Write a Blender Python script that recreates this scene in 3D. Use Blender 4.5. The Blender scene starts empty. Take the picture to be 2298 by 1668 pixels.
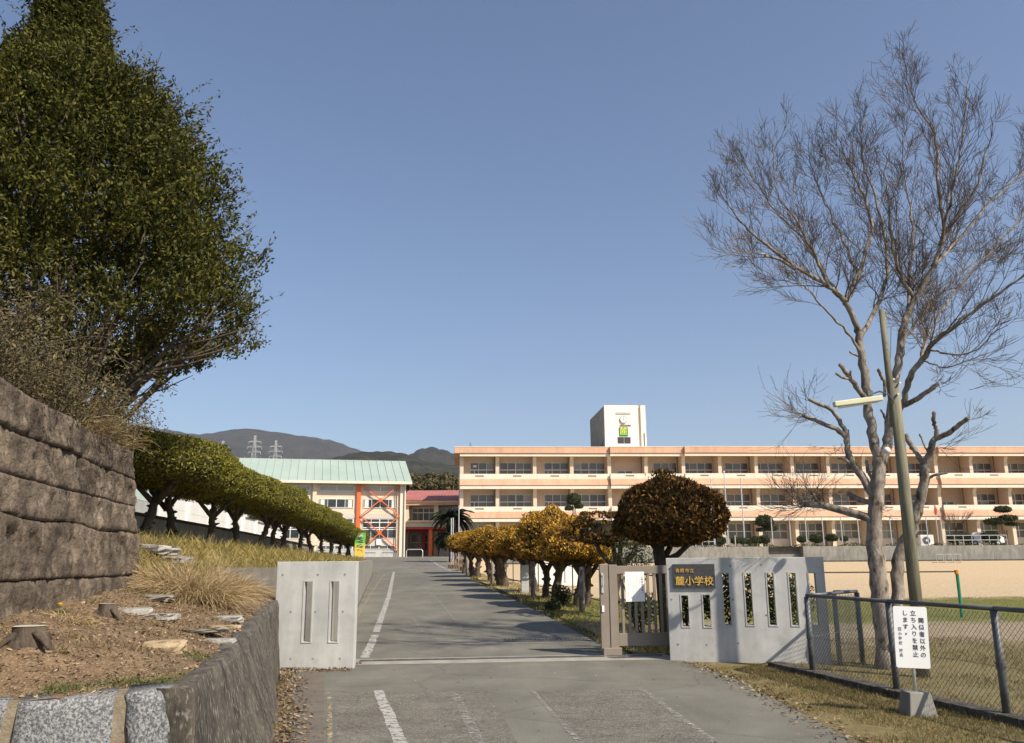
import bpy, math, random
import numpy as np
from mathutils import Vector, Matrix, Euler

random.seed(7)
RNG = np.random.default_rng(7)
S = bpy.context.scene
COL = S.collection
R = math.radians

# ------------------------------------------------------------------ camera
EYE = Vector((0.0, 0.0, 1.55))
FPX, CX, CY = 1900.0, 1149.0, 834.0
PITCH, ROLL = math.atan(424.0 / 1900.0), R(-0.4)
cam_d = bpy.data.cameras.new('camera')
cam_d.sensor_width = 36.0
cam_d.lens = FPX / 2298.0 * 36.0
cam_d.clip_start, cam_d.clip_end = 0.1, 20000.0
cam = bpy.data.objects.new('camera', cam_d)
COL.objects.link(cam)
ROT = Matrix.Rotation(math.pi / 2 + PITCH, 3, 'X') @ Matrix.Rotation(ROLL, 3, 'Z')
cam.location = EYE
cam.rotation_euler = ROT.to_euler()
S.camera = cam

# ------------------------------------------------------------------ light
SUN_AZ = R(50.0)      # shadows run this far to the left of straight ahead
SUN_EL = R(43.0)
world = bpy.data.worlds.new('World')
S.world = world
world.use_nodes = True
wn = world.node_tree.nodes
bg = wn['Background']
sky = wn.new('ShaderNodeTexSky')
sky.sky_type = 'NISHITA'
sky.sun_disc = False
sky.sun_elevation = SUN_EL
sky.sun_rotation = math.pi - SUN_AZ      # sun stands behind the camera, to the right
sky.altitude = 100.0
sky.air_density = 1.0
sky.dust_density = 1.0
sky.ozone_density = 2.3
tint = wn.new('ShaderNodeMix')                # the camera's slightly violet rendering of blue
tint.data_type = 'RGBA'
tint.blend_type = 'MULTIPLY'
tint.inputs['Factor'].default_value = 1.0
tint.inputs['B'].default_value = (1.0, 1.0, 1.05, 1)
world.node_tree.links.new(sky.outputs[0], tint.inputs['A'])
world.node_tree.links.new(tint.outputs['Result'], bg.inputs[0])
bg.inputs[1].default_value = 0.098
sun_d = bpy.data.lights.new('sun', 'SUN')
sun_d.energy = 4.9
sun_d.angle = R(0.53)
sun_d.color = (1.0, 0.90, 0.76)
sun = bpy.data.objects.new('sun', sun_d)
COL.objects.link(sun)
ld = Vector((-math.sin(SUN_AZ) * math.cos(SUN_EL), math.cos(SUN_AZ) * math.cos(SUN_EL), -math.sin(SUN_EL)))
sun.rotation_euler = ld.to_track_quat('-Z', 'Y').to_euler()
sun.location = (20, -20, 40)
S.view_settings.view_transform = 'Standard'
S.view_settings.look = 'None'
S.view_settings.exposure = 0.42
S.view_settings.gamma = 1.0
S.view_settings.use_curve_mapping = False
S.render.engine = 'CYCLES'
S.cycles.max_bounces = 6
S.cycles.transparent_max_bounces = 8
S.cycles.volume_bounces = 0

# ------------------------------------------------------------------ survey helpers
def at(u, v, y):
    """world point on the plane at forward distance y seen at survey mark (u, v)"""
    d = ROT @ Vector(((u - CX) / FPX, (CY - v) / FPX, -1.0))
    t = y / d.y
    return EYE + d * t

def sm(t):
    t = max(0.0, min(1.0, t))
    return t * t * (3 - 2 * t)

def lerp(a, b, t):
    return a + (b - a) * t

def pl(pts, t):
    """piecewise linear"""
    if t <= pts[0][0]:
        return pts[0][1]
    for (a, b), (c, d) in zip(pts, pts[1:]):
        if t <= c:
            return b + (d - b) * (t - a) / (c - a)
    return pts[-1][1]

def zroad(y):
    return 0.0 if y < 14 else min(0.025 * (y - 14), 2.0)

def zfield(y):
    return 0.0 if y < 14 else min(0.0165 * (y - 14), 1.25)

ROAD_L = [(-10, -2.1), (2, -2.05), (7.9, -2.0), (13, -3.0), (13.3, -2.75), (48, -7.75), (56, -9.5), (62, -16), (93, -24)]
ROAD_R = [(-10, 3.6), (2, 3.3), (7.9, 2.95), (12, 2.88), (14.1, 2.6), (14.6, 1.75), (25.5, 0.31), (40, -1.9), (51, -2.7), (60, -3.0), (75, -4.2), (95, -5.0)]

def ROW_X(y):
    return 3.06 - 0.19 * (y - 18)

def H(x, y):
    t = sm((x - max(ROW_X(y), -4.0) - 0.4) / 3.0) if y > 14 else sm((x - 3.0) / 1.5)
    return lerp(zroad(y), zfield(y), t)

def ground(u, v, fn=None, y0=4.0, y1=120.0):
    fn = fn or H
    y = y0
    while y < y1:
        p = at(u, v, y)
        if p.z <= fn(p.x, p.y):
            return Vector((p.x, p.y, fn(p.x, p.y)))
        y += 0.05
    return at(u, v, y1)

# ------------------------------------------------------------------ materials
MATS = {}
def mat(name, col, rough=0.9, col2=None, scale=8.0, detail=4.0, bump=0.0, bscale=None, metal=0.0, spec=0.3,
        island=None, trans=0.0, ramp=(0.35, 0.65), stretch=(1, 1, 1), speck=None, coord='Object', col3=None, bdist=0.02):
    """procedural material: noise between two colours, optional specks, per-leaf colour, fine relief"""
    if name in MATS:
        return MATS[name]
    m = bpy.data.materials.new(name)
    m.use_nodes = True
    nt = m.node_tree
    n, L = nt.nodes, nt.links
    b = n['Principled BSDF']
    b.inputs['Roughness'].default_value = rough
    b.inputs['Metallic'].default_value = metal
    b.inputs['Specular IOR Level'].default_value = spec
    b.inputs['Base Color'].default_value = (*col, 1)
    tc = n.new('ShaderNodeTexCoord')
    mp = n.new('ShaderNodeMapping')
    mp.inputs['Scale'].default_value = stretch
    L.new(tc.outputs[coord], mp.inputs[0])
    out = None
    if island:
        g = n.new('ShaderNodeNewGeometry')
        cr = n.new('ShaderNodeValToRGB')
        cr.color_ramp.interpolation = 'LINEAR'
        els = cr.color_ramp.elements
        k = len(island)
        els[0].color = (*island[0], 1)
        els[1].color = (*island[-1], 1)
        for i in range(1, k - 1):
            e = els.new(i / (k - 1))
            e.color = (*island[i], 1)
        L.new(g.outputs['Random Per Island'], cr.inputs[0])
        out = cr.outputs[0]
    elif col2:
        nz = n.new('ShaderNodeTexNoise')
        nz.inputs['Scale'].default_value = scale
        nz.inputs['Detail'].default_value = detail
        nz.inputs['Roughness'].default_value = 0.62
        L.new(mp.outputs[0], nz.inputs['Vector'])
        cr = n.new('ShaderNodeValToRGB')
        els = cr.color_ramp.elements
        els[0].position, els[1].position = ramp
        els[0].color = (*col, 1)
        els[1].color = (*col2, 1)
        if col3:
            e = els.new((ramp[0] + ramp[1]) / 2)
            e.color = (*col3, 1)
        L.new(nz.outputs['Fac'], cr.inputs[0])
        out = cr.outputs[0]
    if speck:
        scol, sscale, lo, hi, amt = speck
        n2 = n.new('ShaderNodeTexNoise')
        n2.inputs['Scale'].default_value = sscale
        n2.inputs['Detail'].default_value = 3.0
        L.new(mp.outputs[0], n2.inputs['Vector'])
        mr = n.new('ShaderNodeMapRange')
        mr.inputs['From Min'].default_value = lo
        mr.inputs['From Max'].default_value = hi
        mr.inputs['To Max'].default_value = amt
        L.new(n2.outputs['Fac'], mr.inputs[0])
        mx = n.new('ShaderNodeMix')
        mx.data_type = 'RGBA'
        L.new(mr.outputs[0], mx.inputs['Factor'])
        if out:
            L.new(out, mx.inputs['A'])
        else:
            mx.inputs['A'].default_value = (*col, 1)
        mx.inputs['B'].default_value = (*scol, 1)
        out = mx.outputs['Result']
    if out:
        L.new(out, b.inputs['Base Color'])
    if bump:
        nb = n.new('ShaderNodeTexNoise')
        nb.inputs['Scale'].default_value = bscale or scale * 3
        nb.inputs['Detail'].default_value = 6.0
        nb.inputs['Roughness'].default_value = 0.65
        L.new(mp.outputs[0], nb.inputs['Vector'])
        bp = n.new('ShaderNodeBump')
        bp.inputs['Strength'].default_value = bump
        bp.inputs['Distance'].default_value = bdist
        L.new(nb.outputs['Fac'], bp.inputs['Height'])
        L.new(bp.outputs[0], b.inputs['Normal'])
    if trans:
        tr = n.new('ShaderNodeBsdfTranslucent')
        if out:
            L.new(out, tr.inputs[0])
        else:
            tr.inputs[0].default_value = (*col, 1)
        ms = n.new('ShaderNodeMixShader')
        ms.inputs[0].default_value = trans
        L.new(b.outputs[0], ms.inputs[1])
        L.new(tr.outputs[0], ms.inputs[2])
        L.new(ms.outputs[0], n['Material Output'].inputs[0])
    MATS[name] = m
    return m

M = dict(
    asphalt=mat('asphalt', (.128, .122, .10), .95, (.178, .170, .14), .8, 6, .35, 160, speck=((.27, .26, .22), 80, .50, .66, .6), bdist=.008),
    asphalt_old=mat('asphalt_old', (.125, .113, .092), .95, (.185, .172, .142), 2.5, 6, 1.0, 55, speck=((.30, .285, .245), 48, .50, .66, .8), bdist=.016),
    asphalt_brown=mat('asphalt_brown', (.115, .098, .078), .95, (.16, .14, .112), 3, 6, .6, 60, speck=((.21, .18, .14), 40, .5, .72, .6), bdist=.01),
    paint_line=mat('worn_line_paint', (.34, .33, .30), .9, (.44, .43, .40), 12, 6),
    paint_faint=mat('faint_line_paint', (.28, .27, .245), .9, (.36, .35, .32), 12, 6),
    paint_yellow=mat('worn_yellow_paint', (.36, .31, .19), .9, (.42, .36, .22), 12, 6),
    concrete=mat('concrete', (.42, .42, .40), .9, (.55, .55, .525), 2.2, 7, .25, 60, ramp=(.3, .7), speck=((.33, .32, .29), 5, .56, .8, .45), bdist=.006),
    concrete_rail=mat('concrete_rail', (.26, .24, .20), .9, (.36, .335, .29), 4, 7, .3, 50, bdist=.006),
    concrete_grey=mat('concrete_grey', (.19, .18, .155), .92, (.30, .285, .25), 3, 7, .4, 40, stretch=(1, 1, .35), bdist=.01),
    concrete_dark=mat('concrete_stained', (.038, .032, .026), .95, (.125, .108, .086), 5.5, 10, 1.0, 45, stretch=(1, 1, .5), speck=((.26, .24, .2), 34, .55, .70, .85), bdist=.015),
    mortar=mat('mortar', (.17, .135, .09), .95, (.28, .235, .17), 9, 6, .6, 40),
    granite=mat('granite', (.10, .103, .11), .85, (.33, .33, .325), 60, 3, .8, 60, ramp=(.40, .62), speck=((.045, .045, .05), 95, .54, .66, .85), bdist=.01),
    rock=mat('volcanic_stone', (.082, .062, .044), .95, (.27, .21, .152), 3.8, 11, 1.0, 17, speck=((.33, .31, .22), 9, .63, .74, .65), col3=(.155, .120, .088), bdist=.07),
    slab=mat('pale_rock', (.20, .185, .155), .9, (.42, .40, .36), 5, 8, .7, 25, bdist=.02),
    slab_tan=mat('tan_rock', (.30, .22, .13), .9, (.46, .36, .23), 6, 8, .7, 25),
    soil=mat('soil', (.115, .072, .040), .98, (.26, .175, .10), 5, 10, 1.0, 34, speck=((.40, .31, .20), 60, .53, .68, .8), bdist=.03),
    bank=mat('bank_earth', (.17, .135, .045), .98, (.32, .25, .105), 3, 8, .8, 30),
    sand=mat('sand', (.50, .38, .235), .97, (.56, .43, .275), .35, 5, .1, 30),
    terrace=mat('terrace_earth', (.40, .32, .21), .97, (.5, .41, .28), .6, 5),
    dirt=mat('dirt', (.17, .13, .075), .98, (.27, .215, .135), 1.5, 8, .6, 30),
    bark=mat('bark', (.05, .039, .028), .95, (.135, .105, .076), 14, 6, 1.0, 40, stretch=(1, 1, .25), bdist=.02),
    bark_dark=mat('bark_dark', (.035, .028, .02), .95, (.085, .067, .047), 14, 6, 1.0, 40, stretch=(1, 1, .3), bdist=.02),
    bark_grey=mat('bark_grey', (.13, .105, .082), .93, (.40, .345, .285), 9, 9, 1.0, 34, stretch=(1, 1, .45), speck=((.035, .028, .022), 11, .58, .68, .85), bdist=.02),
    twig=mat('twig', (.125, .096, .074), .95, (.20, .158, .122), 3, 3),
    cut_wood=mat('cut_wood', (.42, .38, .31), .9, (.55, .50, .42), 10, 5),
    pole_wood=mat('weathered_pole', (.125, .118, .078), .9, (.26, .24, .165), 6, 8, .6, 30, stretch=(3, 3, .25), bdist=.01),
    leaf_ever=mat('evergreen_leaf', (.06, .08, .02), .6, island=((.022, .026, .007), (.05, .055, .011), (.085, .085, .016), (.15, .135, .024)), trans=.2, spec=.12),
    leaf_hedge=mat('clipped_hedge_leaf', (.1, .1, .02), .7, island=((.06, .064, .012), (.13, .13, .02), (.20, .185, .028), (.27, .235, .04)), trans=.15, spec=.2),
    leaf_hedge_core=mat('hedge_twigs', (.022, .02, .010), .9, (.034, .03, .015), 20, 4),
    leaf_gold=mat('golden_conifer_leaf', (.3, .17, .03), .7, island=((.10, .045, .010), (.27, .13, .018), (.50, .28, .03), (.70, .46, .065)), trans=.15, spec=.2),
    leaf_rust=mat('rusty_conifer_leaf', (.1, .05, .02), .75, island=((.02, .014, .007), (.05, .028, .010), (.12, .062, .013), (.34, .18, .028)), trans=.1, spec=.2),
    leaf_shrub=mat('shrub_leaf', (.04, .06, .02), .6, island=((.02, .03, .01), (.035, .055, .015), (.05, .07, .02), (.075, .09, .025)), trans=.15, spec=.3),
    leaf_bright=mat('fresh_leaf', (.08, .14, .03), .6, island=((.05, .09, .02), (.09, .14, .03), (.15, .18, .04)), trans=.25),
    leaf_palm=mat('sago_leaf', (.016, .022, .010), .9, island=((.008, .011, .005), (.014, .02, .008), (.03, .036, .014)), spec=.05),
    leaf_dry=mat('dry_shrub_leaf', (.13, .09, .04), .8, island=((.06, .052, .022), (.12, .085, .04), (.10, .10, .036), (.22, .165, .085)), trans=.15),
    leaf_wood=mat('distant_wood_leaf', (.05, .06, .02), .8, island=((.04, .038, .014), (.07, .066, .02), (.10, .078, .028), (.15, .10, .05))),
    grass_dry=mat('dry_grass', (.4, .3, .15), .8, island=((.20, .13, .06), (.36, .26, .13), (.47, .36, .19), (.56, .45, .27)), trans=.2),
    grass_bank=mat('bank_grass', (.2, .17, .05), .8, island=((.11, .115, .03), (.22, .19, .05), (.34, .265, .085), (.48, .375, .16)), trans=.25),
    grass_verge=mat('verge_grass', (.15, .15, .05), .8, island=((.06, .075, .018), (.13, .125, .032), (.20, .155, .06), (.30, .215, .10), (.44, .34, .18)), trans=.25),
    litter=mat('dead_leaf', (.3, .18, .09), .85, island=((.07, .045, .026), (.14, .088, .05), (.22, .15, .09), (.38, .30, .19))),
    flower=mat('yellow_petal', (.85, .52, .02), .6, (.8, .45, .02), 20, 2),
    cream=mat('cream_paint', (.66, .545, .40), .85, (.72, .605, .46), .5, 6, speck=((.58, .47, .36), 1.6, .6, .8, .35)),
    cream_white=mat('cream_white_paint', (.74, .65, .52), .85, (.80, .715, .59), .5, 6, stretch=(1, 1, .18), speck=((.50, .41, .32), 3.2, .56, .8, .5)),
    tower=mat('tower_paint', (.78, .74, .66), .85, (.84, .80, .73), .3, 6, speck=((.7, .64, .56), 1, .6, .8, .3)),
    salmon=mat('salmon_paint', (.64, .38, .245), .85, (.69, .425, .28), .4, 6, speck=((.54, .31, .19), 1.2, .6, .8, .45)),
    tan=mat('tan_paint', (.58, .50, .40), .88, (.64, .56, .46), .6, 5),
    brown_pipe=mat('brown_pipe', (.22, .15, .11), .7, (.27, .19, .14), 3, 3),
    alu=mat('white_aluminium', (.72, .72, .70), .5, (.8, .8, .78), 3, 3),
    metal=mat('galvanised_steel', (.085, .09, .093), .5, (.15, .155, .158), 6, 4, metal=.3),
    metal_light=mat('bright_steel', (.50, .51, .52), .45, (.62, .63, .64), 6, 4, metal=.4),
    wire=mat('fence_wire', (.15, .155, .15), .6, (.23, .235, .22), 20, 3, metal=.3),
    glass=mat('window_glass', (.105, .115, .115), .12, (.17, .18, .175), .35, 3, spec=.5),
    glass_dark=mat('dark_window_glass', (.03, .033, .035), .15, (.055, .06, .062), .5, 3, spec=.5),
    curtain=mat('curtain', (.6, .6, .56), .9, (.75, .75, .7), 6, 3, stretch=(6, 1, .2)),
    orange=mat('orange_steel', (.72, .13, .035), .6, (.78, .17, .05), 2, 4),
    red_paint=mat('red_soffit', (.50, .03, .02), .6, (.58, .045, .03), 2, 4),
    roof_green=mat('green_metal_roof', (.34, .42, .355), .5, (.385, .465, .40), .3, 5, spec=.4),
    roof_red=mat('red_metal_roof', (.36, .13, .115), .6, (.42, .165, .145), .6, 5),
    white=mat('white_sheet', (.78, .78, .75), .7, (.84, .84, .81), 1, 4),
    sign_white=mat('white_sign', (.82, .82, .80), .45, (.85, .85, .83), 2, 3),
    teal=mat('pale_teal_panel', (.50, .60, .58), .7, (.55, .65, .62), 1, 4),
    louvre=mat('grey_louvre', (.38, .40, .39), .7, (.46, .48, .46), 2, 4),
    gate=mat('bronze_gate', (.235, .195, .155), .5, (.275, .23, .185), 3, 4, metal=.15),
    plaque=mat('black_stone_plaque', (.045, .045, .045), .45, (.07, .07, .068), 25, 5, spec=.5),
    gold=mat('gold_letter', (.78, .47, .09), .45, (.85, .54, .13), 10, 3, metal=.2),
    ink=mat('black_ink', (.05, .045, .06), .7, (.07, .065, .08), 10, 3),
    ink_grey=mat('grey_ink', (.22, .22, .23), .7, (.28, .28, .29), 10, 3),
    ink_red=mat('red_ink', (.62, .12, .10), .7, (.68, .17, .14), 10, 3),
    green_sign=mat('green_sign', (.015, .22, .045), .6, (.02, .25, .055), 3, 3),
    yellow_sign=mat('yellow_letter', (.85, .78, .12), .6, (.87, .8, .15), 3, 3),
    black=mat('dark_panel', (.045, .045, .042), .5, (.065, .065, .06), 3, 3),
    lamp_cream=mat('lamp_housing', (.62, .60, .40), .5, (.68, .66, .46), 4, 3),
    porcelain=mat('porcelain', (.75, .74, .70), .3, (.8, .79, .75), 5, 3),
    hill=mat('forested_hill', (.012, .015, .009), 1.0, (.05, .044, .022), .035, 10, 1.0, .06, ramp=(.36, .64), col3=(.024, .026, .013), bdist=9.0),
    mountain=mat('mountain_forest', (.012, .014, .010), 1.0, (.058, .048, .032), .016, 11, 1.0, .02, ramp=(.32, .68), bdist=40.0),
    pylon=mat('pylon_steel', (.27, .27, .27), .6, (.7, .7, .68), .1, 3),
    green_paint=mat('green_post_paint', (.02, .20, .11), .5, (.03, .25, .14), 5, 3),
    rust_orange=mat('orange_cap', (.72, .27, .03), .6, (.78, .33, .05), 8, 3),
    yellow_paint=mat('yellow_paint', (.80, .62, .10), .6, (.85, .68, .15), 4, 3),
    stake=mat('bamboo_stake', (.22, .15, .10), .9, (.34, .24, .16), 5, 5),
    flag=mat('red_flag', (.50, .12, .07), .8, (.58, .17, .1), 3, 3),
    rubber=mat('black_rubber', (.02, .02, .02), .8, (.03, .03, .03), 5, 3),
    ground_far=mat('far_ground', (.07, .075, .035), 1.0, (.14, .125, .07), .02, 8),
)

def extra_nodes(m, blotch=None, crack=None, objrand=None):
    """large tonal blotches, hairline cracks, or a per-object tone on top of a mat() material"""
    nt = m.node_tree
    n, L = nt.nodes, nt.links
    b = n['Principled BSDF']
    tc = n.new('ShaderNodeTexCoord')
    src = b.inputs['Base Color'].links[0].from_socket
    def mul(fac_socket, src):
        mx = n.new('ShaderNodeMix'); mx.data_type = 'RGBA'; mx.blend_type = 'MULTIPLY'; mx.inputs['Factor'].default_value = 1
        L.new(src, mx.inputs['A']); L.new(fac_socket, mx.inputs['B'])
        return mx.outputs['Result']
    if blotch:
        for sc_, lo, hi, st in blotch:
            mp = n.new('ShaderNodeMapping'); mp.inputs['Scale'].default_value = st
            L.new(tc.outputs['Object'], mp.inputs[0])
            nz = n.new('ShaderNodeTexNoise'); nz.inputs['Scale'].default_value = sc_; nz.inputs['Detail'].default_value = 7; nz.inputs['Roughness'].default_value = .6
            L.new(mp.outputs[0], nz.inputs['Vector'])
            mr = n.new('ShaderNodeMapRange'); mr.inputs['From Min'].default_value = .32; mr.inputs['From Max'].default_value = .68
            mr.inputs['To Min'].default_value = lo; mr.inputs['To Max'].default_value = hi
            L.new(nz.outputs['Fac'], mr.inputs[0])
            src = mul(mr.outputs[0], src)
    if crack:
        nz = n.new('ShaderNodeTexNoise'); nz.inputs['Scale'].default_value = 1.6; nz.inputs['Detail'].default_value = 6
        L.new(tc.outputs['Object'], nz.inputs['Vector'])
        mx = n.new('ShaderNodeMix'); mx.data_type = 'RGBA'; mx.inputs['Factor'].default_value = .22
        L.new(tc.outputs['Object'], mx.inputs['A']); L.new(nz.outputs['Color'], mx.inputs['B'])
        vo = n.new('ShaderNodeTexVoronoi'); vo.feature = 'DISTANCE_TO_EDGE'; vo.inputs['Scale'].default_value = crack[0]
        L.new(mx.outputs['Result'], vo.inputs['Vector'])
        mr = n.new('ShaderNodeMapRange'); mr.inputs['From Max'].default_value = crack[1]; mr.inputs['To Min'].default_value = crack[2]
        L.new(vo.outputs['Distance'], mr.inputs[0])
        src = mul(mr.outputs[0], src)
    if objrand:
        oi = n.new('ShaderNodeObjectInfo'); cr = n.new('ShaderNodeValToRGB'); cr.color_ramp.interpolation = 'CONSTANT'
        e = cr.color_ramp.elements
        e[0].color = (*objrand[0][1], 1); e[1].position = objrand[1][0]; e[1].color = (*objrand[1][1], 1)
        for p, c in objrand[2:]:
            q = e.new(p); q.color = (*c, 1)
        L.new(oi.outputs['Random'], cr.inputs[0])
        src = mul(cr.outputs[0], src)
    L.new(src, b.inputs['Base Color'])
def worn(m, lo, hi):
    """paint worn through in flecks so that the asphalt shows"""
    nt = m.node_tree
    n, L = nt.nodes, nt.links
    tc = n.new('ShaderNodeTexCoord')
    nz = n.new('ShaderNodeTexNoise'); nz.inputs['Scale'].default_value = 17; nz.inputs['Detail'].default_value = 9; nz.inputs['Roughness'].default_value = .7
    L.new(tc.outputs['Object'], nz.inputs['Vector'])
    mr = n.new('ShaderNodeMapRange'); mr.inputs['From Min'].default_value = lo; mr.inputs['From Max'].default_value = hi
    L.new(nz.outputs['Fac'], mr.inputs[0])
    tr = n.new('ShaderNodeBsdfTransparent'); ms = n.new('ShaderNodeMixShader')
    L.new(mr.outputs[0], ms.inputs[0]); L.new(tr.outputs[0], ms.inputs[1]); L.new(n['Principled BSDF'].outputs[0], ms.inputs[2])
    L.new(ms.outputs[0], n['Material Output'].inputs[0])
worn(M['paint_line'], .36, .52)
worn(M['paint_faint'], .46, .62)
worn(M['paint_yellow'], .44, .60)
extra_nodes(M['asphalt'], [(.22, .80, 1.12, (1, .5, 1)), (1.7, .86, 1.1, (1, .35, 1))], (.42, .008, .80))
extra_nodes(M['asphalt_old'], [(.5, .82, 1.12, (1, 1, 1)), (14, .8, 1.15, (1, 1, 1))], (.8, .009, .82))
extra_nodes(M['concrete'], [(.9, .84, 1.08, (1, 1, .4)), (6, .9, 1.06, (1, 1, .12))])
extra_nodes(M['salmon'], [(.35, .9, 1.06, (1, 1, 1)), (2.2, .86, 1.06, (1, 1, .15))])
extra_nodes(M['glass'], objrand=[(0, (.8, .8, .8)), (.45, (1.0, 1.0, 1.0)), (.7, (1.25, 1.22, 1.15)), (.86, (.6, .6, .62)), (.93, (2.2, 2.15, 1.95))])
extra_nodes(M['glass_dark'], objrand=[(0, (.8, .8, .8)), (.5, (1.3, 1.3, 1.3)), (.8, (2.2, 2.2, 2.1))])
extra_nodes(M['rock'], [(1.1, .72, 1.2, (1, 1, 1)), (3.5, .75, 1.15, (1, 1, .35))])

def field_material():
    """sports field: bands of turf, bare dirt and sand with ragged borders"""
    m = bpy.data.materials.new('field_ground')
    m.use_nodes = True
    nt = m.node_tree
    n, L = nt.nodes, nt.links
    b = n['Principled BSDF']
    b.inputs['Roughness'].default_value = .97
    b.inputs['Specular IOR Level'].default_value = .1
    tc = n.new('ShaderNodeTexCoord')
    sp = n.new('ShaderNodeSeparateXYZ')
    L.new(tc.outputs['Object'], sp.inputs[0])
    nz = n.new('ShaderNodeTexNoise')
    nz.inputs['Scale'].default_value = .7
    nz.inputs['Detail'].default_value = 9
    nz.inputs['Roughness'].default_value = .7
    L.new(tc.outputs['Object'], nz.inputs['Vector'])
    ma = n.new('ShaderNodeMath'); ma.operation = 'MULTIPLY_ADD'
    L.new(nz.outputs['Fac'], ma.inputs[0]); ma.inputs[1].default_value = 4.6; ma.inputs[2].default_value = -2.3
    ad = n.new('ShaderNodeMath'); ad.operation = 'ADD'
    L.new(sp.outputs['Y'], ad.inputs[0]); L.new(ma.outputs[0], ad.inputs[1])
    mr = n.new('ShaderNodeMapRange')
    mr.inputs['From Min'].default_value = 0; mr.inputs['From Max'].default_value = 50
    L.new(ad.outputs[0], mr.inputs[0])
    cr = n.new('ShaderNodeValToRGB')
    els = cr.color_ramp.elements
    stops = [(0, (.17, .135, .065)), (.31, (.18, .15, .07)), (.335, (.27, .215, .145)), (.395, (.28, .225, .15)), (.415, (.135, .14, .04)),
             (.565, (.15, .145, .042)), (.595, (.47, .36, .23)), (1, (.53, .405, .25))]
    els[0].position, els[1].position = stops[0][0], stops[-1][0]
    els[0].color, els[1].color = (*stops[0][1], 1), (*stops[-1][1], 1)
    for p, c in stops[1:-1]:
        e = els.new(p); e.color = (*c, 1)
    L.new(mr.outputs[0], cr.inputs[0])
    n2 = n.new('ShaderNodeTexNoise'); n2.inputs['Scale'].default_value = 9; n2.inputs['Detail'].default_value = 8
    L.new(tc.outputs['Object'], n2.inputs['Vector'])
    m2 = n.new('ShaderNodeMapRange'); m2.inputs['From Min'].default_value = .3; m2.inputs['From Max'].default_value = .7
    m2.inputs['To Min'].default_value = .75; m2.inputs['To Max'].default_value = 1.2
    L.new(n2.outputs['Fac'], m2.inputs[0])
    mx = n.new('ShaderNodeMix'); mx.data_type = 'RGBA'; mx.blend_type = 'MULTIPLY'; mx.inputs['Factor'].default_value = 1
    L.new(cr.outputs[0], mx.inputs['A']); L.new(m2.outputs[0], mx.inputs['B'])
    L.new(mx.outputs['Result'], b.inputs['Base Color'])
    bp = n.new('ShaderNodeBump'); bp.inputs['Strength'].default_value = .5; bp.inputs['Distance'].default_value = .03
    L.new(n2.outputs['Fac'], bp.inputs['Height']); L.new(bp.outputs[0], b.inputs['Normal'])
    return m
M['field'] = field_material()

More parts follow.
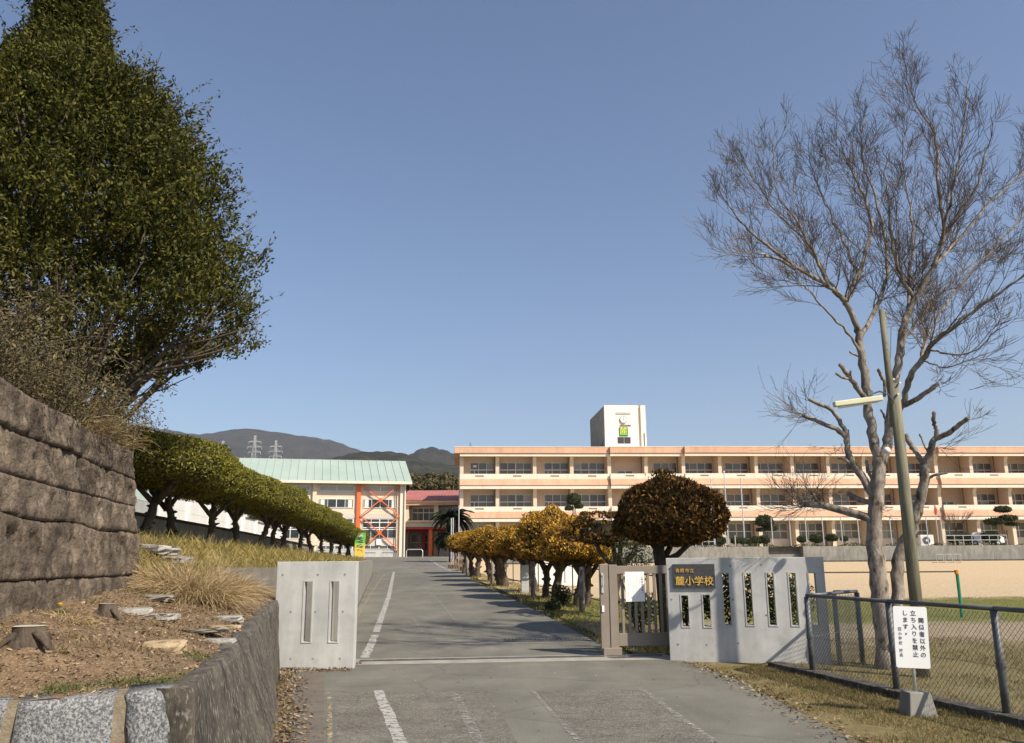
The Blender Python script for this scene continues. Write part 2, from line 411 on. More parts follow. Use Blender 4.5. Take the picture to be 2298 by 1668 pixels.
# ------------------------------------------------------------------ mesh helpers
class MB:
    def __init__(s):
        s.v, s.f = [], []
    def poly(s, pts):
        k = len(s.v)
        s.v += [tuple(p) for p in pts]
        s.f.append(tuple(range(k, k + len(pts))))
        return s
    def box(s, x0, x1, y0, y1, z0, z1):
        k = len(s.v)
        s.v += [(x, y, z) for z in (z0, z1) for y in (y0, y1) for x in (x0, x1)]
        s.f += [tuple(k + i for i in q) for q in ((0, 2, 3, 1), (4, 5, 7, 6), (0, 1, 5, 4), (2, 6, 7, 3), (0, 4, 6, 2), (1, 3, 7, 5))]
        return s
    def hexa(s, a):
        """eight corners: bottom ring of 4 then top ring of 4"""
        k = len(s.v)
        s.v += [tuple(p) for p in a]
        s.f += [tuple(k + i for i in q) for q in ((3, 2, 1, 0), (4, 5, 6, 7), (0, 1, 5, 4), (1, 2, 6, 5), (2, 3, 7, 6), (3, 0, 4, 7))]
        return s
    def bar(s, a, b, w, h=None, up=(0, 0, 1)):
        a, b = Vector(a), Vector(b)
        h = h or w
        d = (b - a).normalized()
        up = Vector(up)
        if abs(d.dot(up)) > .98:
            up = Vector((0, 1, 0))
        r = d.cross(up).normalized() * (w / 2)
        t = r.cross(d).normalized() * (h / 2)
        return s.hexa([a - r - t, a + r - t, a + r + t, a - r + t, b - r - t, b + r - t, b + r + t, b - r + t])
    def tube(s, pts, rad, n=6, caps=True):
        pts = [Vector(p) for p in pts]
        if not hasattr(rad, '__len__'):
            rad = [rad] * len(pts)
        k0 = len(s.v)
        prev = None
        m = len(pts)
        for i, p in enumerate(pts):
            d = (pts[min(i + 1, m - 1)] - pts[max(i - 1, 0)])
            if d.length < 1e-9:
                d = Vector((0, 0, 1))
            d.normalize()
            if prev is None:
                a = d.orthogonal().normalized()
            else:
                a = prev - d * prev.dot(d)
                a = a.normalized() if a.length > 1e-6 else d.orthogonal().normalized()
            prev = a
            b = d.cross(a)
            for j in range(n):
                t = 2 * math.pi * j / n
                q = p + (a * math.cos(t) + b * math.sin(t)) * rad[i]
                s.v.append((q.x, q.y, q.z))
        for i in range(m - 1):
            for j in range(n):
                j2 = (j + 1) % n
                s.f.append((k0 + i * n + j, k0 + i * n + j2, k0 + (i + 1) * n + j2, k0 + (i + 1) * n + j))
        if caps:
            s.f.append(tuple(k0 + j for j in range(n))[::-1])
            s.f.append(tuple(k0 + (m - 1) * n + j for j in range(n)))
        return s
    def grid(s, nx, ny, fn):
        k = len(s.v)
        for j in range(ny + 1):
            for i in range(nx + 1):
                s.v.append(tuple(fn(i / nx, j / ny)))
        w = nx + 1
        for j in range(ny):
            for i in range(nx):
                s.f.append((k + j * w + i, k + j * w + i + 1, k + (j + 1) * w + i + 1, k + (j + 1) * w + i))
        return s
    def prism(s, pts, axis_off):
        """polygon extruded by a vector"""
        k, n = len(s.v), len(pts)
        o = Vector(axis_off)
        s.v += [tuple(p) for p in pts] + [tuple(Vector(p) + o) for p in pts]
        s.f.append(tuple(range(k, k + n)))
        s.f.append(tuple(range(k + 2 * n - 1, k + n - 1, -1)))
        for i in range(n):
            j = (i + 1) % n
            s.f.append((k + i, k + n + i, k + n + j, k + j))
        return s
    def mesh(s, name, m, smooth=False, org=None):
        me = bpy.data.meshes.new(name)
        v = s.v
        if org is not None and org.length > 0:
            v = [(a - org.x, b - org.y, c - org.z) for a, b, c in v]
        me.from_pydata(v, [], s.f)
        me.update()
        if m is not None:
            me.materials.append(m)
        if smooth:
            me.polygons.foreach_set('use_smooth', [True] * len(me.polygons))
        return me
    def build(s, name, m, parent=None, smooth=False, local=False, bevel=0, loc=None):
        org = Vector((0, 0, 0))
        if not local:
            q = parent
            while q is not None:
                org = org + q.location
                q = q.parent
        o = bpy.data.objects.new(name, s.mesh(name, (M[m] if isinstance(m, str) else m), smooth, org))
        COL.objects.link(o)
        o.parent = parent
        if loc is not None:
            o.location = loc
        if bevel:
            md = o.modifiers.new('bevel', 'BEVEL')
            md.width = bevel
            md.segments = 2
            md.limit_method = 'ANGLE'
        return o

def tag(o, label=None, cat=None, group=None, kind=None):
    if label: o['label'] = label
    if cat: o['category'] = cat
    if group: o['group'] = group
    if kind: o['kind'] = kind
    return o

def thing(name, label, cat, loc=(0, 0, 0), rz=0.0, group=None):
    o = bpy.data.objects.new(name, None)
    o.empty_display_size = .2
    COL.objects.link(o)
    o.location = loc
    o.rotation_euler = (0, 0, rz)
    return tag(o, label, cat, group)

def copy_tree(o, parent=None):
    c = o.copy()
    COL.objects.link(c)
    c.parent = parent
    for ch in list(o.children):
        copy_tree(ch, c)
    return c

def place(mesh_obj, parent, loc, name=None, rot=None, scale=None):
    """another child sharing mesh data"""
    c = mesh_obj.copy()
    if name: c.name = name
    COL.objects.link(c)
    c.parent = parent
    c.location = loc
    if rot: c.rotation_euler = rot
    if scale: c.scale = scale
    return c

def quads(name, V, m, parent=None, extra=None, sub=True):
    """V: (n,4,3) array -> one mesh of loose quads, optionally joined with an MB (second material slot)"""
    n = len(V)
    V = V.reshape(-1, 3)
    idx = np.arange(n * 4, dtype=np.int32)
    ls = np.arange(0, n * 4, 4, dtype=np.int32)
    mi = np.zeros(n, dtype=np.int32)
    if extra is not None:
        mb, m2 = extra
        k = len(V)
        V = np.vstack([V, np.array(mb.v)])
        e_idx, e_ls = [], []
        p = n * 4
        for f in mb.f:
            e_ls.append(p); p += len(f)
            e_idx += [k + i for i in f]
        idx = np.concatenate([idx, np.array(e_idx, dtype=np.int32)])
        ls = np.concatenate([ls, np.array(e_ls, dtype=np.int32)])
        mi = np.concatenate([mi, np.ones(len(mb.f), dtype=np.int32)])
    org = Vector((0, 0, 0))
    q = parent
    while sub and q is not None:
        org += q.location
        q = q.parent
    V = V - np.array(org)
    me = bpy.data.meshes.new(name)
    me.vertices.add(len(V))
    me.vertices.foreach_set('co', V.astype(np.float32).ravel())
    me.loops.add(len(idx))
    me.loops.foreach_set('vertex_index', idx)
    me.polygons.add(len(ls))
    me.polygons.foreach_set('loop_start', ls)
    me.materials.append(M[m])
    if extra is not None:
        me.materials.append(M[extra[1]])
    me.polygons.foreach_set('material_index', mi)
    me.update(calc_edges=True)
    o = bpy.data.objects.new(name, me)
    COL.objects.link(o)
    o.parent = parent
    return o

def unit(a):
    return a / np.maximum(np.linalg.norm(a, axis=-1, keepdims=True), 1e-9)

def leaf_quads(P, A, ln, wd, rng, nrm=None, jit=.6):
    """rhombic leaves centred at P, long axis A, lying roughly across nrm"""
    n = len(P)
    A = unit(A)
    if nrm is None:
        nrm = rng.normal(size=(n, 3))
    nrm = unit(nrm + rng.normal(size=(n, 3)) * jit)
    B = unit(np.cross(A, nrm))
    ln = np.broadcast_to(np.asarray(ln), (n,))[:, None]
    wd = np.broadcast_to(np.asarray(wd), (n,))[:, None]
    C = unit(np.cross(A, B))
    return np.stack([P - A * ln / 2, P + B * wd / 2 - A * ln * .08, P + A * ln / 2 + C * ln * .08, P - B * wd / 2 - A * ln * .08], axis=1)

def blades(P, h, w, rng, lean=.5, bias=(0, 0, 0)):
    """grass blades as bent two-step quads: each blade is one narrow rhombus"""
    n = len(P)
    D = rng.normal(size=(n, 3)) * lean + np.array(bias)
    D[:, 2] = 1.0
    D = unit(D)
    hh = (h * rng.uniform(.4, 1.2, n))[:, None] if np.isscalar(h) else (h * rng.uniform(.6, 1.2, n))[:, None]
    side = unit(np.cross(D, rng.normal(size=(n, 3))))
    ww = w * rng.uniform(.6, 1.3, n)[:, None]
    tip = P + D * hh
    mid = P + D * hh * .5 + np.array([0, 0, 1]) * hh * .06
    return np.stack([P - side * ww / 2, P + side * ww / 2, mid + side * ww / 2.6, tip], axis=1)

def noise3(p, s=1.0, seed=0.0):
    """cheap smooth pseudo-noise, works on arrays (...,3)"""
    x, y, z = p[..., 0] * s + seed, p[..., 1] * s + seed * 1.7, p[..., 2] * s + seed * .6
    return (np.sin(x * 1.3 + 1.9 * np.sin(y * 1.1)) + np.sin(y * 1.7 + 1.3 * np.sin(z * 1.5 + x * .4)) + np.sin(z * 1.9 + 1.7 * np.sin(x * 1.2))) / 3.0

_fonts = {}
def text_mesh(name, body, size, m, parent, loc, rot=(math.pi / 2, 0, 0), offset=0.0, depth=.004, align='CENTER'):
    cu = bpy.data.curves.new(name, 'FONT')
    cu.body = body
    cu.size = size
    cu.align_x = align
    cu.align_y = 'CENTER'
    cu.offset = offset
    cu.extrude = depth
    cu.resolution_u = 3
    tmp = bpy.data.objects.new('tmp_text', cu)
    COL.objects.link(tmp)
    dg = bpy.context.evaluated_depsgraph_get()
    me = bpy.data.meshes.new_from_object(tmp.evaluated_get(dg))
    bpy.data.objects.remove(tmp)
    me.materials.clear()
    me.materials.append(M[m])
    o = bpy.data.objects.new(name, me)
    COL.objects.link(o)
    o.parent = parent
    o.location = loc
    o.rotation_euler = rot
    return o

def rough_stone(L, W, T, rng, nx=6, ny=4, amp=.04, flat_top=False):
    """closed lumpy block centred at origin, sizes L (x) W (y) T (z)"""
    mb = MB()
    import itertools
    N = 4
    ids = {}
    def vid(i, j, k):
        key = (i, j, k)
        if key not in ids:
            p = np.array([i / N * 2 - 1, j / N * 2 - 1, k / 2 - 1])
            q = p / max(1e-6, np.linalg.norm(p)) * .42 + p * .58
            q = q * (1 + rng.normal() * amp)
            z = q[2]
            ids[key] = len(mb.v)
            mb.v.append((q[0] * L / 2, q[1] * W / 2, (min(z, .62) if flat_top else z) * T / 2))
        return ids[key]
    for k in (0, 4):
        for i in range(N):
            for j in range(N):
                q = (vid(i, j, k), vid(i + 1, j, k), vid(i + 1, j + 1, k), vid(i, j + 1, k))
                mb.f.append(q if k else q[::-1])
    for a in range(N):
        for k in range(4):
            mb.f.append((vid(a, 0, k), vid(a + 1, 0, k), vid(a + 1, 0, k + 1), vid(a, 0, k + 1)))
            mb.f.append((vid(a + 1, N, k), vid(a, N, k), vid(a, N, k + 1), vid(a + 1, N, k + 1)))
            mb.f.append((vid(0, a + 1, k), vid(0, a, k), vid(0, a, k + 1), vid(0, a + 1, k + 1)))
            mb.f.append((vid(N, a, k), vid(N, a + 1, k), vid(N, a + 1, k + 1), vid(N, a, k + 1)))
    return mb

# ================================================================== THE SETTING
# ground sheet out to the horizon
def ground_sheet():
    mb = MB()
    xs = [-6000, -2000, -600, -200, -90] + [x for x in range(-60, 91, 2)] + [130, 300, 800, 2200, 6000]
    ys = [-300, -60, -20, -8] + [y for y in range(-4, 131, 2)] + [200, 400, 900, 2200, 6000]
    k = len(xs)
    for y in ys:
        for x in xs:
            z = H(x, min(max(y, 0), 100)) - .06
            mb.v.append((x, y, z))
    for j in range(len(ys) - 1):
        for i in range(k - 1):
            mb.f.append((j * k + i, j * k + i + 1, (j + 1) * k + i + 1, (j + 1) * k + i))
    return tag(mb.build('ground', 'ground_far'), kind='structure')
ground_sheet()

# sports field on the right
def fx0(y):
    return max(pl(ROAD_R, y) + (.35 if y > 14.6 else .02), -6.0)
mb = MB()
mb.grid(60, 100, lambda s, t: (lambda y: (lambda x: (x, y, H(x, y) + .004 * math.sin(x * 3 + y) - .006))(lerp(fx0(y), 95, s ** 2)))(lerp(-6, 87, t)))
tag(mb.build('field', 'field', smooth=True), kind='structure')

# road
mb = MB()
mb.grid(16, 200, lambda s, t: (lambda y: (lambda x: (x, y, zroad(y) + .012))(lerp(pl(ROAD_L, y), pl(ROAD_R, y), s)))(lerp(-10, 94, t)))
road = tag(mb.build('road', 'asphalt', smooth=True), kind='structure')
# forecourt behind the road up to the buildings
mb = MB()
mb.grid(6, 6, lambda s, t: (lerp(-45, 6, s), lerp(93.9, 125, t), 1.995))
tag(mb.build('forecourt', 'asphalt'), kind='structure')

def sheet(pts, name, m, dz, parent=None, n=1):
    """flat marking on the road from ground corners"""
    mb = MB()
    mb.poly([(p[0], p[1], zroad(p[1]) + dz) for p in pts])
    return mb.build(name, m, parent)

def strip(line, w, name, m, dz, parent=road):
    """a marking along survey points (u, v) of width w metres at each point"""
    P = [ground(u, v, lambda x, y: zroad(y) + .012) for u, v in line]
    Q = []
    for a, b in zip(P, P[1:]):
        n = max(1, int((b - a).length / .16))
        Q += [a.lerp(b, i / n) for i in range(n)]
    Q.append(P[-1])
    mb = MB()
    for i, p in enumerate(Q):
        d = (Q[min(i + 1, len(Q) - 1)] - Q[max(i - 1, 0)]).normalized()
        r = Vector((d.y, -d.x, 0)) * w / 2
        for s in (-1, 1):
            q = p + r * s * random.uniform(.8, 1.1)
            mb.v.append((q.x, q.y, zroad(q.y) + dz))
    for i in range(len(Q) - 1):
        mb.f.append((2 * i, 2 * i + 1, 2 * i + 3, 2 * i + 2))
    return mb.build(name, m, parent)

# old coarse asphalt before the newer cross patch, split by smoother strips
gp = lambda u, v: ground(u, v, lambda x, y: zroad(y) + .012)
def patch(corners, m, dz, name='asphalt_patch'):
    P = [gp(u, v) for u, v in corners]
    return sheet([(p.x, p.y) for p in P], name, m, dz, road)
patch([(735, 1700), (735, 1556), (1095, 1552), (1180, 1700)], 'asphalt_old', .0145)
patch([(1330, 1700), (1205, 1552), (1440, 1548), (1660, 1700)], 'asphalt_old', .0145)
patch([(560, 1700), (648, 1512), (728, 1500), (728, 1700)], 'asphalt_brown', .0145)
strip([(848, 1552), (908, 1690)], .13, 'road_marking', 'paint_line', .0175)
strip([(738, 1556), (740, 1690)], .05, 'road_marking', 'paint_yellow', .0175)
strip([(1018, 1555), (1085, 1690)], .10, 'road_marking', 'paint_faint', .0175)
strip([(1195, 1552), (1330, 1700)], .06, 'road_marking', 'paint_faint', .0175)
strip([(1440, 1548), (1650, 1700)], .07, 'road_marking', 'paint_faint', .0175)
strip([(818, 1478), (842, 1426)], .15, 'road_marking', 'paint_line', .0175)
strip([(844, 1420), (872, 1340), (884, 1284)], .15, 'road_marking', 'paint_line', .0175)
strip([(800, 1388), (834, 1330), (862, 1290)], .07, 'road_marking', 'paint_yellow', .0175)
strip([(880, 1281), (1040, 1283)], .25, 'road_marking', 'paint_faint', .0175)
strip([(968, 1258), (985, 1270), (1012, 1282), (1040, 1284)], .13, 'road_marking', 'paint_line', .018)
strip([(950, 1420), (925, 1385)], .06, 'road_marking', 'paint_faint', .0175)
strip([(1035, 1410), (1010, 1380), (985, 1350), (940, 1310)], .06, 'road_marking', 'paint_faint', .0175)
# rail strip of the sliding gate, and a drain grating
P0, P1 = gp(793, 1486), gp(1500, 1473)
d = (P1 - P0).normalized(); nrm = Vector((-d.y, d.x, 0))
sheet([P0 - nrm * .42, P1 - nrm * .42, P1 + nrm * .3, P0 + nrm * .3], 'rail_strip', 'concrete_rail', .0155, road)
mb = MB(); mb.bar(P0 + Vector((.1, 0, .022)), P1 + Vector((-.1, 0, .022)), .035, .018)
mb.build('gate_rail', 'metal', road)
mb = MB()
c = gp(1225, 1438)
for i in range(22):
    x = c.x - .75 + i * .07
    mb.box(x, x + .035, c.y - .16, c.y + .16, c.z + .004, c.z + .016)
for y in (-.18, .16):
    mb.box(c.x - .8, c.x + .83, c.y + y, c.y + y + .03, c.z + .004, c.z + .017)
mb.build('drain_grating', 'metal', road)

# terrace the school stands on, with its retaining wall
TZ = 2.7
MROT = R(4.0)
mdir = Vector((math.cos(MROT), math.sin(MROT), 0)); mback = Vector((-math.sin(MROT), math.cos(MROT), 0))
MROOT = at(1031, 1200, 94.0); MROOT.z = TZ
TW0 = MROOT + mdir * 3.0 - mback * 8.5          # left end of the retaining wall front
mb = MB()
a, b = TW0 + mback * .3, TW0 + mdir * 100 + mback * .3
mb.poly([(a.x, a.y, TZ), (b.x, b.y, TZ), (b + mback * 50).to_tuple(), (a + mback * 50).to_tuple()])
mb.v = [(x, y, TZ) for x, y, z in mb.v]
tag(mb.build('terrace', 'terrace'), kind='structure')

# grassy bank left of the road, up to the clipped row
def zlow(y):
    return 1.42 + max(0, y - 14) * .0053
def zbank(x, y):
    xl = pl(ROAD_L, y) - .25
    d = xl - x
    d = min(d, max(0, y - 14.45) * 1.3 + max(0, -4.85 - x) * 2)
    return lerp(zlow(y), 1.9, sm(d / 3.0)) + .03 * math.sin(x * 2.1 + y * 1.3) * sm(d / .6) * sm((y - 14) / 2)
mb = MB()
mb.grid(30, 60, lambda s, t: (lambda y: (lambda x: (x, y, zbank(x, y)))(pl(ROAD_L, y) - .22 - 22 * s ** 1.6))(lerp(14.45, 56, t)))
tag(mb.build('grass_bank', 'bank', smooth=True), kind='structure')
# planting bed in the foreground
def xw(y):
    return -4.97 - .207 * (y - 11)
XE = [(5.0, -1.93), (5.5, -2.0), (7, -2.31), (9, -2.75), (11, -3.17), (12.9, -3.52), (14.6, -3.7)]
ZE = [(5.0, .79), (5.5, .80), (7, .805), (9, .85), (11, .91), (12.9, .98), (14.6, 1.0)]
ZW = [(4, 1.18), (6.7, 1.22), (11, 1.33), (12, 1.42), (14.6, 1.85)]
def zsoil(x, y):
    w, e = xw(y), pl(XE, y)
    t = (x - w) / (e - w)
    if t < 0:
        z = pl(ZW, y) + min((w - x) * .35, .55) * sm((y - 11) / 1.5)
        z = min(z, 2.02)
    else:
        z = lerp(pl(ZW, y), pl(ZE, y), min(t, 1) ** .9)
    if x < -4.7 and y > 11.4:
        z = lerp(z, max(z, zbank(x, 14.5) + .02), sm((y - 11.6) / 2.7) * sm((-4.7 - x) / .35))
    yf = 5.5 + (x + 1.97) * .417
    z = lerp(.775, z, sm((y - yf) / 1.1))
    f = float(noise3(np.array([x, y, 0.0]), 3.1)) * .035 + float(noise3(np.array([x, y, 3.0]), 9.0)) * .012
    return z + f * (1 - sm((t - .8) / .2)) - .01
mb = MB()
def soil_pt(s, t):
    y = lerp(5.5, 14.5, t)
    for _ in range(3):
        x0 = xw(y) - (.25 if y < 11.1 else lerp(.25, 3.4, sm((y - 11.1) / .6)))
        x = lerp(x0, pl(XE, y) - .03, s)
        yf = 5.5 + (x + 1.97) * .417 - .03      # follow the slanting block front
        y = lerp(yf, 14.5, t)
    return (x, y, zsoil(x, y))
mb.grid(60, 150, soil_pt)
tag(mb.build('planting_bed', 'soil', smooth=True), kind='structure')
# hill top held by the stone wall
def zhill(x, y):
    return 2.86 + min(max(0, xw(y) - x) * .05, 1.2) + .04 * math.sin(x * 3) * math.cos(y * 2.3)
mb = MB()
mb.grid(24, 24, lambda s, t: (lambda y: (lambda x: (x, y, zhill(x, y)))(xw(y) - .1 - 26 * s ** 1.5))(lerp(2, 11.25, t)))
tag(mb.build('hill_top', 'soil', smooth=True), kind='structure')

# mountains and foothills
def range_mesh(name, prof, dist, depth, m, nu=280, nv=30, seed=0, back=600, rough=.13):
    mb = MB()
    us = [lerp(prof[0][0], prof[-1][0], i / nu) for i in range(nu + 1)]
    tops = [at(u, pl(prof, u) + 1.2 * math.sin(u * .21 + seed) + .8 * math.sin(u * .53), dist) for u in us]
    rows = nv + 2
    for j in range(rows + 1):
        for i, p in enumerate(tops):
            if j <= nv:
                t = j / nv
                yy = dist - depth * (1 - t)
                k = yy / dist
                n = (float(noise3(np.array([p.x / dist * 22, t * 4, 1.0]), 1.0, seed)) + .5 * float(noise3(np.array([p.x / dist * 60, t * 7, 2.0]), 1.0, seed)) + .3 * float(noise3(np.array([p.x / dist * 140, t * 19, 2.0]), 1.0, seed))) * rough * t * (1 - t) * 4
                h = max(0, (p.z - 1) * (t ** 1.25 * .86 + .14 * t) * (1 + n))
                mb.v.append((p.x * lerp(k, 1, .3), yy, 1 + h))
            else:
                t = (j - nv) / 2
                mb.v.append((p.x, dist + back * t, 1 + (p.z - 1) * (1 - .7 * t)))
    w = nu + 1
    for j in range(rows):
        for i in range(nu):
            mb.f.append((j * w + i, j * w + i + 1, (j + 1) * w + i + 1, (j + 1) * w + i))
    return tag(mb.build(name, m, smooth=True), kind='structure')
range_mesh('mountain', [(-900, 930), (-300, 905), (0, 920), (150, 935), (283, 953), (330, 957), (385, 966), (445, 976), (500, 968), (545, 961), (600, 967),
                        (660, 976), (710, 983), (740, 987), (800, 1008), (850, 1025), (900, 1040), (1100, 1060), (1500, 1085), (2400, 1110), (3200, 1120)], 3600, 1700, 'mountain', seed=1)
range_mesh('far_hill', [(600, 1100), (820, 1060), (880, 1035), (915, 1022), (945, 1007), (970, 1003), (1000, 1011), (1030, 1022), (1100, 1050), (1300, 1090), (2400, 1130)], 2000, 700, 'mountain', seed=2, back=300)
range_mesh('foothill', [(-600, 1100), (300, 1085), (600, 1060), (740, 1028), (800, 1016), (870, 1012), (905, 1018), (960, 1036), (1030, 1046), (1200, 1080), (2400, 1120)], 1000, 550, 'hill', seed=3, back=200)

# ================================================================== MAIN SCHOOL BUILDING
school = thing('school_building', 'long three-storey cream and salmon school building with recessed balconies', 'building', MROOT, MROT)
BAY = 4.2
NB = 17
TYPES = ['a', 'b', 'a', 'b', 'h', 'a', 'b', 'a', 'b', 'a', 'b', 'a', 'b', 'h', 'a', 'b', 'a']
LEN = NB * BAY
SECT = [(0, 4, 0.0), (4, 6, -.35), (6, 13, -.7), (13, 17, -1.05)]
TOP = 11.2
# levels measured down from the roof edge
LV = dict(f0=0, f1=-.66, b1=-1.0, r3b=-2.95, w3=-3.52, s3=-4.22, b2=-4.62, r2b=-6.55, w2=-7.1, s2=-7.8, b0=-8.2)
def sec_y(i):
    for a, b, y in SECT:
        if a <= i < b:
            return y
    return SECT[-1][2]
# body behind the balconies
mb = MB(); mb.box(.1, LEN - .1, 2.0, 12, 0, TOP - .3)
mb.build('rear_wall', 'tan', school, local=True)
for i, (a, b, y) in enumerate(SECT):
    x0, x1 = a * BAY, b * BAY
    e0 = x0 - (.6 if i == 0 else 0)
    mb = MB(); mb.box(e0, x1 - .02, y - .30, 12.2, TOP + LV['f1'], TOP)
    mb.build('roof_fascia', 'salmon', school, local=True)
    mb = MB(); mb.box(e0 - .02, x1 - .03, y - .33, 12.25, TOP + .002, TOP + .07)
    mb.build('roof_edge', 'cream_white', school, local=True)
    mb = MB(); mb.box(x0, x1 - .04, y - .18, y + .25, TOP + LV['b1'], TOP + LV['f1'] - .05)
    mb.build('eave_beam', 'cream_white', school, local=True)
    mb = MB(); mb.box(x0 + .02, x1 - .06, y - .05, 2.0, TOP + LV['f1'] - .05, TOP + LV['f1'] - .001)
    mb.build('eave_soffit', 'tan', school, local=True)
    for top, mid, bot, bm in (('r3b', 'w3', 's3', 'b2'), ('r2b', 'w2', 's2', 'b0')):
        mb = MB(); mb.box(x0, x1 - .04, y - .02, y + .15, TOP + LV[mid], TOP + LV[top])
        mb.build('balcony_parapet', 'cream_white', school, local=True)
        mb = MB()
        zs0, zs1 = TOP + LV[bot], TOP + LV[mid]
        mb.hexa([(x0, y - .20, zs0), (x1 - .04, y - .20, zs0), (x1 - .04, 1.99, zs0), (x0, 1.99, zs0),
                 (x0, y - .025, zs1), (x1 - .04, y - .025, zs1), (x1 - .04, 1.99, zs1), (x0, 1.99, zs1)])
        mb.build('balcony_band', 'salmon', school, local=True)
        mb = MB(); mb.box(x0 + .01, x1 - .05, y - .12, y + .25, TOP + LV[bm], zs0 - .05)
        mb.build('balcony_beam', 'cream_white', school, local=True)
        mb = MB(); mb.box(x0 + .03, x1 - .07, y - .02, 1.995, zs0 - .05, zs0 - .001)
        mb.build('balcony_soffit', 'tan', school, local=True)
# columns, one per bay line and storey
for i in range(NB + 1):
    x = i * BAY
    y = sec_y(min(i, NB - 1))
    for z0, z1 in ((0, TOP + LV['b0']), (TOP + LV['r2b'], TOP + LV['b2']), (TOP + LV['r3b'], TOP + LV['b1'])):
        mb = MB()
        w0, w1 = (.02, .42) if i == 0 else (-.2, .2)
        if i == NB: w0, w1 = -.42, -.1
        mb.box(x + w0, x + w1, y + .62, 1.99, z0, z1 + .25)
        if 0 < i < NB:     # haunch under the beam
            mb.prism([(x + w0, y + .26, z1 + .24), (x + w0, y + .62, z1 + .24), (x + w0, y + .62, z1 - .45)], (w1 - w0, 0, 0))
        mb.build('column', 'cream', school, local=True)
# left gable end wall
mb = MB(); mb.box(-.02, .1, 1.0, 12, 0, TOP - .62)
mb.build('end_wall', 'cream', school, local=True)
# windows
def win_frame(w, h, n, rails, t=.05, door=False):
    mb = MB()
    for k in range(n + 1):
        tt = t * (1.5 if (n % 2 == 0 and k == n // 2) or k in (0, n) else .8)
        x = w * k / n
        mb.box(max(0, x - tt / 2), min(w, x + tt / 2), -.03, .04, 0, h)
    for z in rails:
        mb.box(.001, w - .001, -.035, .035, z - t * .8, z + t * .8)
    mb.box(.001, w - .001, -.034, .034, 0, t); mb.box(.001, w - .001, -.034, .034, h - t, h)
    if door:
        mb.box(w / n * .5 - .03, w / n * .5 + .03, -.036, .03, 0, rails[0])
        mb.box(.03, w / n, -.037, .03, 0, .16)
    return mb
def make_window(parent, w, h, n, rails, door, glass, panes=True):
    f = win_frame(w, h, n, rails, .055, door).build('window', 'alu', parent, local=True)
    zs = [0] + list(rails) + [h]
    if panes:
        for k in range(n):
            for a, b in zip(zs, zs[1:]):
                MB().box(.02, w / n - .02, .012, .02, .02, b - a - .02).build('pane', glass, f, local=True, loc=(w * k / n, 0, a))
    else:
        m2 = MB()
        for k in range(n):
            for a, b in zip(zs, zs[1:]):
                m2.box(w * k / n + .02, w * (k + 1) / n - .02, .012, .02, a + .02, b - .02)
        o = m2.build('panes', glass, f, local=True); o['kind'] = 'stuff'
    return f
protos = {}
def put_window(key, parent, loc, *args):
    if key not in protos:
        f = make_window(parent, *args)
        protos[key] = f
    else:
        f = copy_tree(protos[key], parent)
    f.location = loc
    return f
for i, ty in enumerate(TYPES):
    x = i * BAY
    for fl, zb in ((3, TOP + LV['r3b']), (2, TOP + LV['r2b'])):
        if ty == 'a':
            put_window('a', school, (x + 1.2, 1.93, zb - .05), 2.75, 1.52, 3, [.68], True, 'glass')
        elif ty == 'b':
            put_window('b', school, (x + .33, 1.93, zb - .05), 3.62, 1.52, 4, [.68], False, 'glass')
        else:
            put_window('h', school, (x + 1.3, 1.93, zb - .05), 1.7, .6, 2, [], False, 'glass')
    put_window('g', school, (x + .35, 1.93, 1.05), 3.5, 1.75, 4, [.85], False, 'glass', False)
    mb = MB(); mb.box(x + .25, x + BAY - .25, 1.7, 1.97, 0, 1.02)
    mb.build('ground_floor_wall', 'cream_white', school, local=True)
# downpipes and drain slots
pipe = MB().tube([(0, 0, 0), (0, 0, TOP - .7)], .055, 6).build('downpipe', 'brown_pipe', school, local=True, loc=(BAY - .30, 1.35, 0))
for i in range(1, NB - 1):
    if TYPES[i] in 'ah':
        place(pipe, school, (i * BAY + BAY - .30, 1.35, 0), 'downpipe')
mbs = MB(); mbs.box(0, .95, -.012, .02, 0, .05); mbs.box(.88, .95, -.012, .02, -.12, 0); mbs.box(0, .88, -.006, .02, -.1, -.001)
slot = None
for i in range(NB):
    y = sec_y(i)
    for zz in (TOP + LV['r3b'] - .22, TOP + LV['r2b'] - .22):
        if slot is None:
            slot = mbs.build('drain_slot', 'brown_pipe', school, local=True, loc=(i * BAY + 1.7, y - .02, zz))
        else:
            place(slot, school, (i * BAY + 1.7, y - .02, zz), 'drain_slot')
# paper on the first pane, loudspeaker above the ground floor
mb = MB(); mb.box(1.5, 1.9, 1.885, 1.892, TOP - 2.02, TOP - 1.8); mb.build('paper_notice', 'sign_white', school, local=True)
mb = MB(); mb.tube([(8.2 * BAY, .2, 2.55), (8.2 * BAY, .05, 2.5)], [.06, .2], 10); mb.build('loudspeaker', 'white', school, local=True)
# clock tower on the roof
tx0, tx1 = 4 * BAY - .15, 4 * BAY + 4.55
tower = thing('clock_tower', 'white rooftop tower with clock and green character panel', 'tower', (0, 0, 0))
tower.location = MROOT + mdir * tx0 + mback * 1.5 + Vector((0, 0, TOP)); tower.rotation_euler = (0, 0, MROT)
TWD, THT = tx1 - tx0, 5.15
mb = MB(); mb.box(0, TWD - .75, 0, .3, -.3, THT); mb.build('front_wall', 'tower', tower, local=True)
mb = MB(); mb.box(.02, TWD - .75, .3, 10.5, -.3, THT - .01); mb.build('side_wall', 'concrete_grey', tower, local=True)  # flank darker grey than the front: its shade is put into the colour
mb = MB(); mb.box(TWD - .75, TWD - .45, .3, 10.2, -.3, THT - .02); mb.build('recess_wall', 'tan', tower, local=True)
mb = MB(); mb.box(TWD - .45, TWD + .12, -.004, 10.4, -.3, THT + .003); mb.build('side_pier', 'tower', tower, local=True)
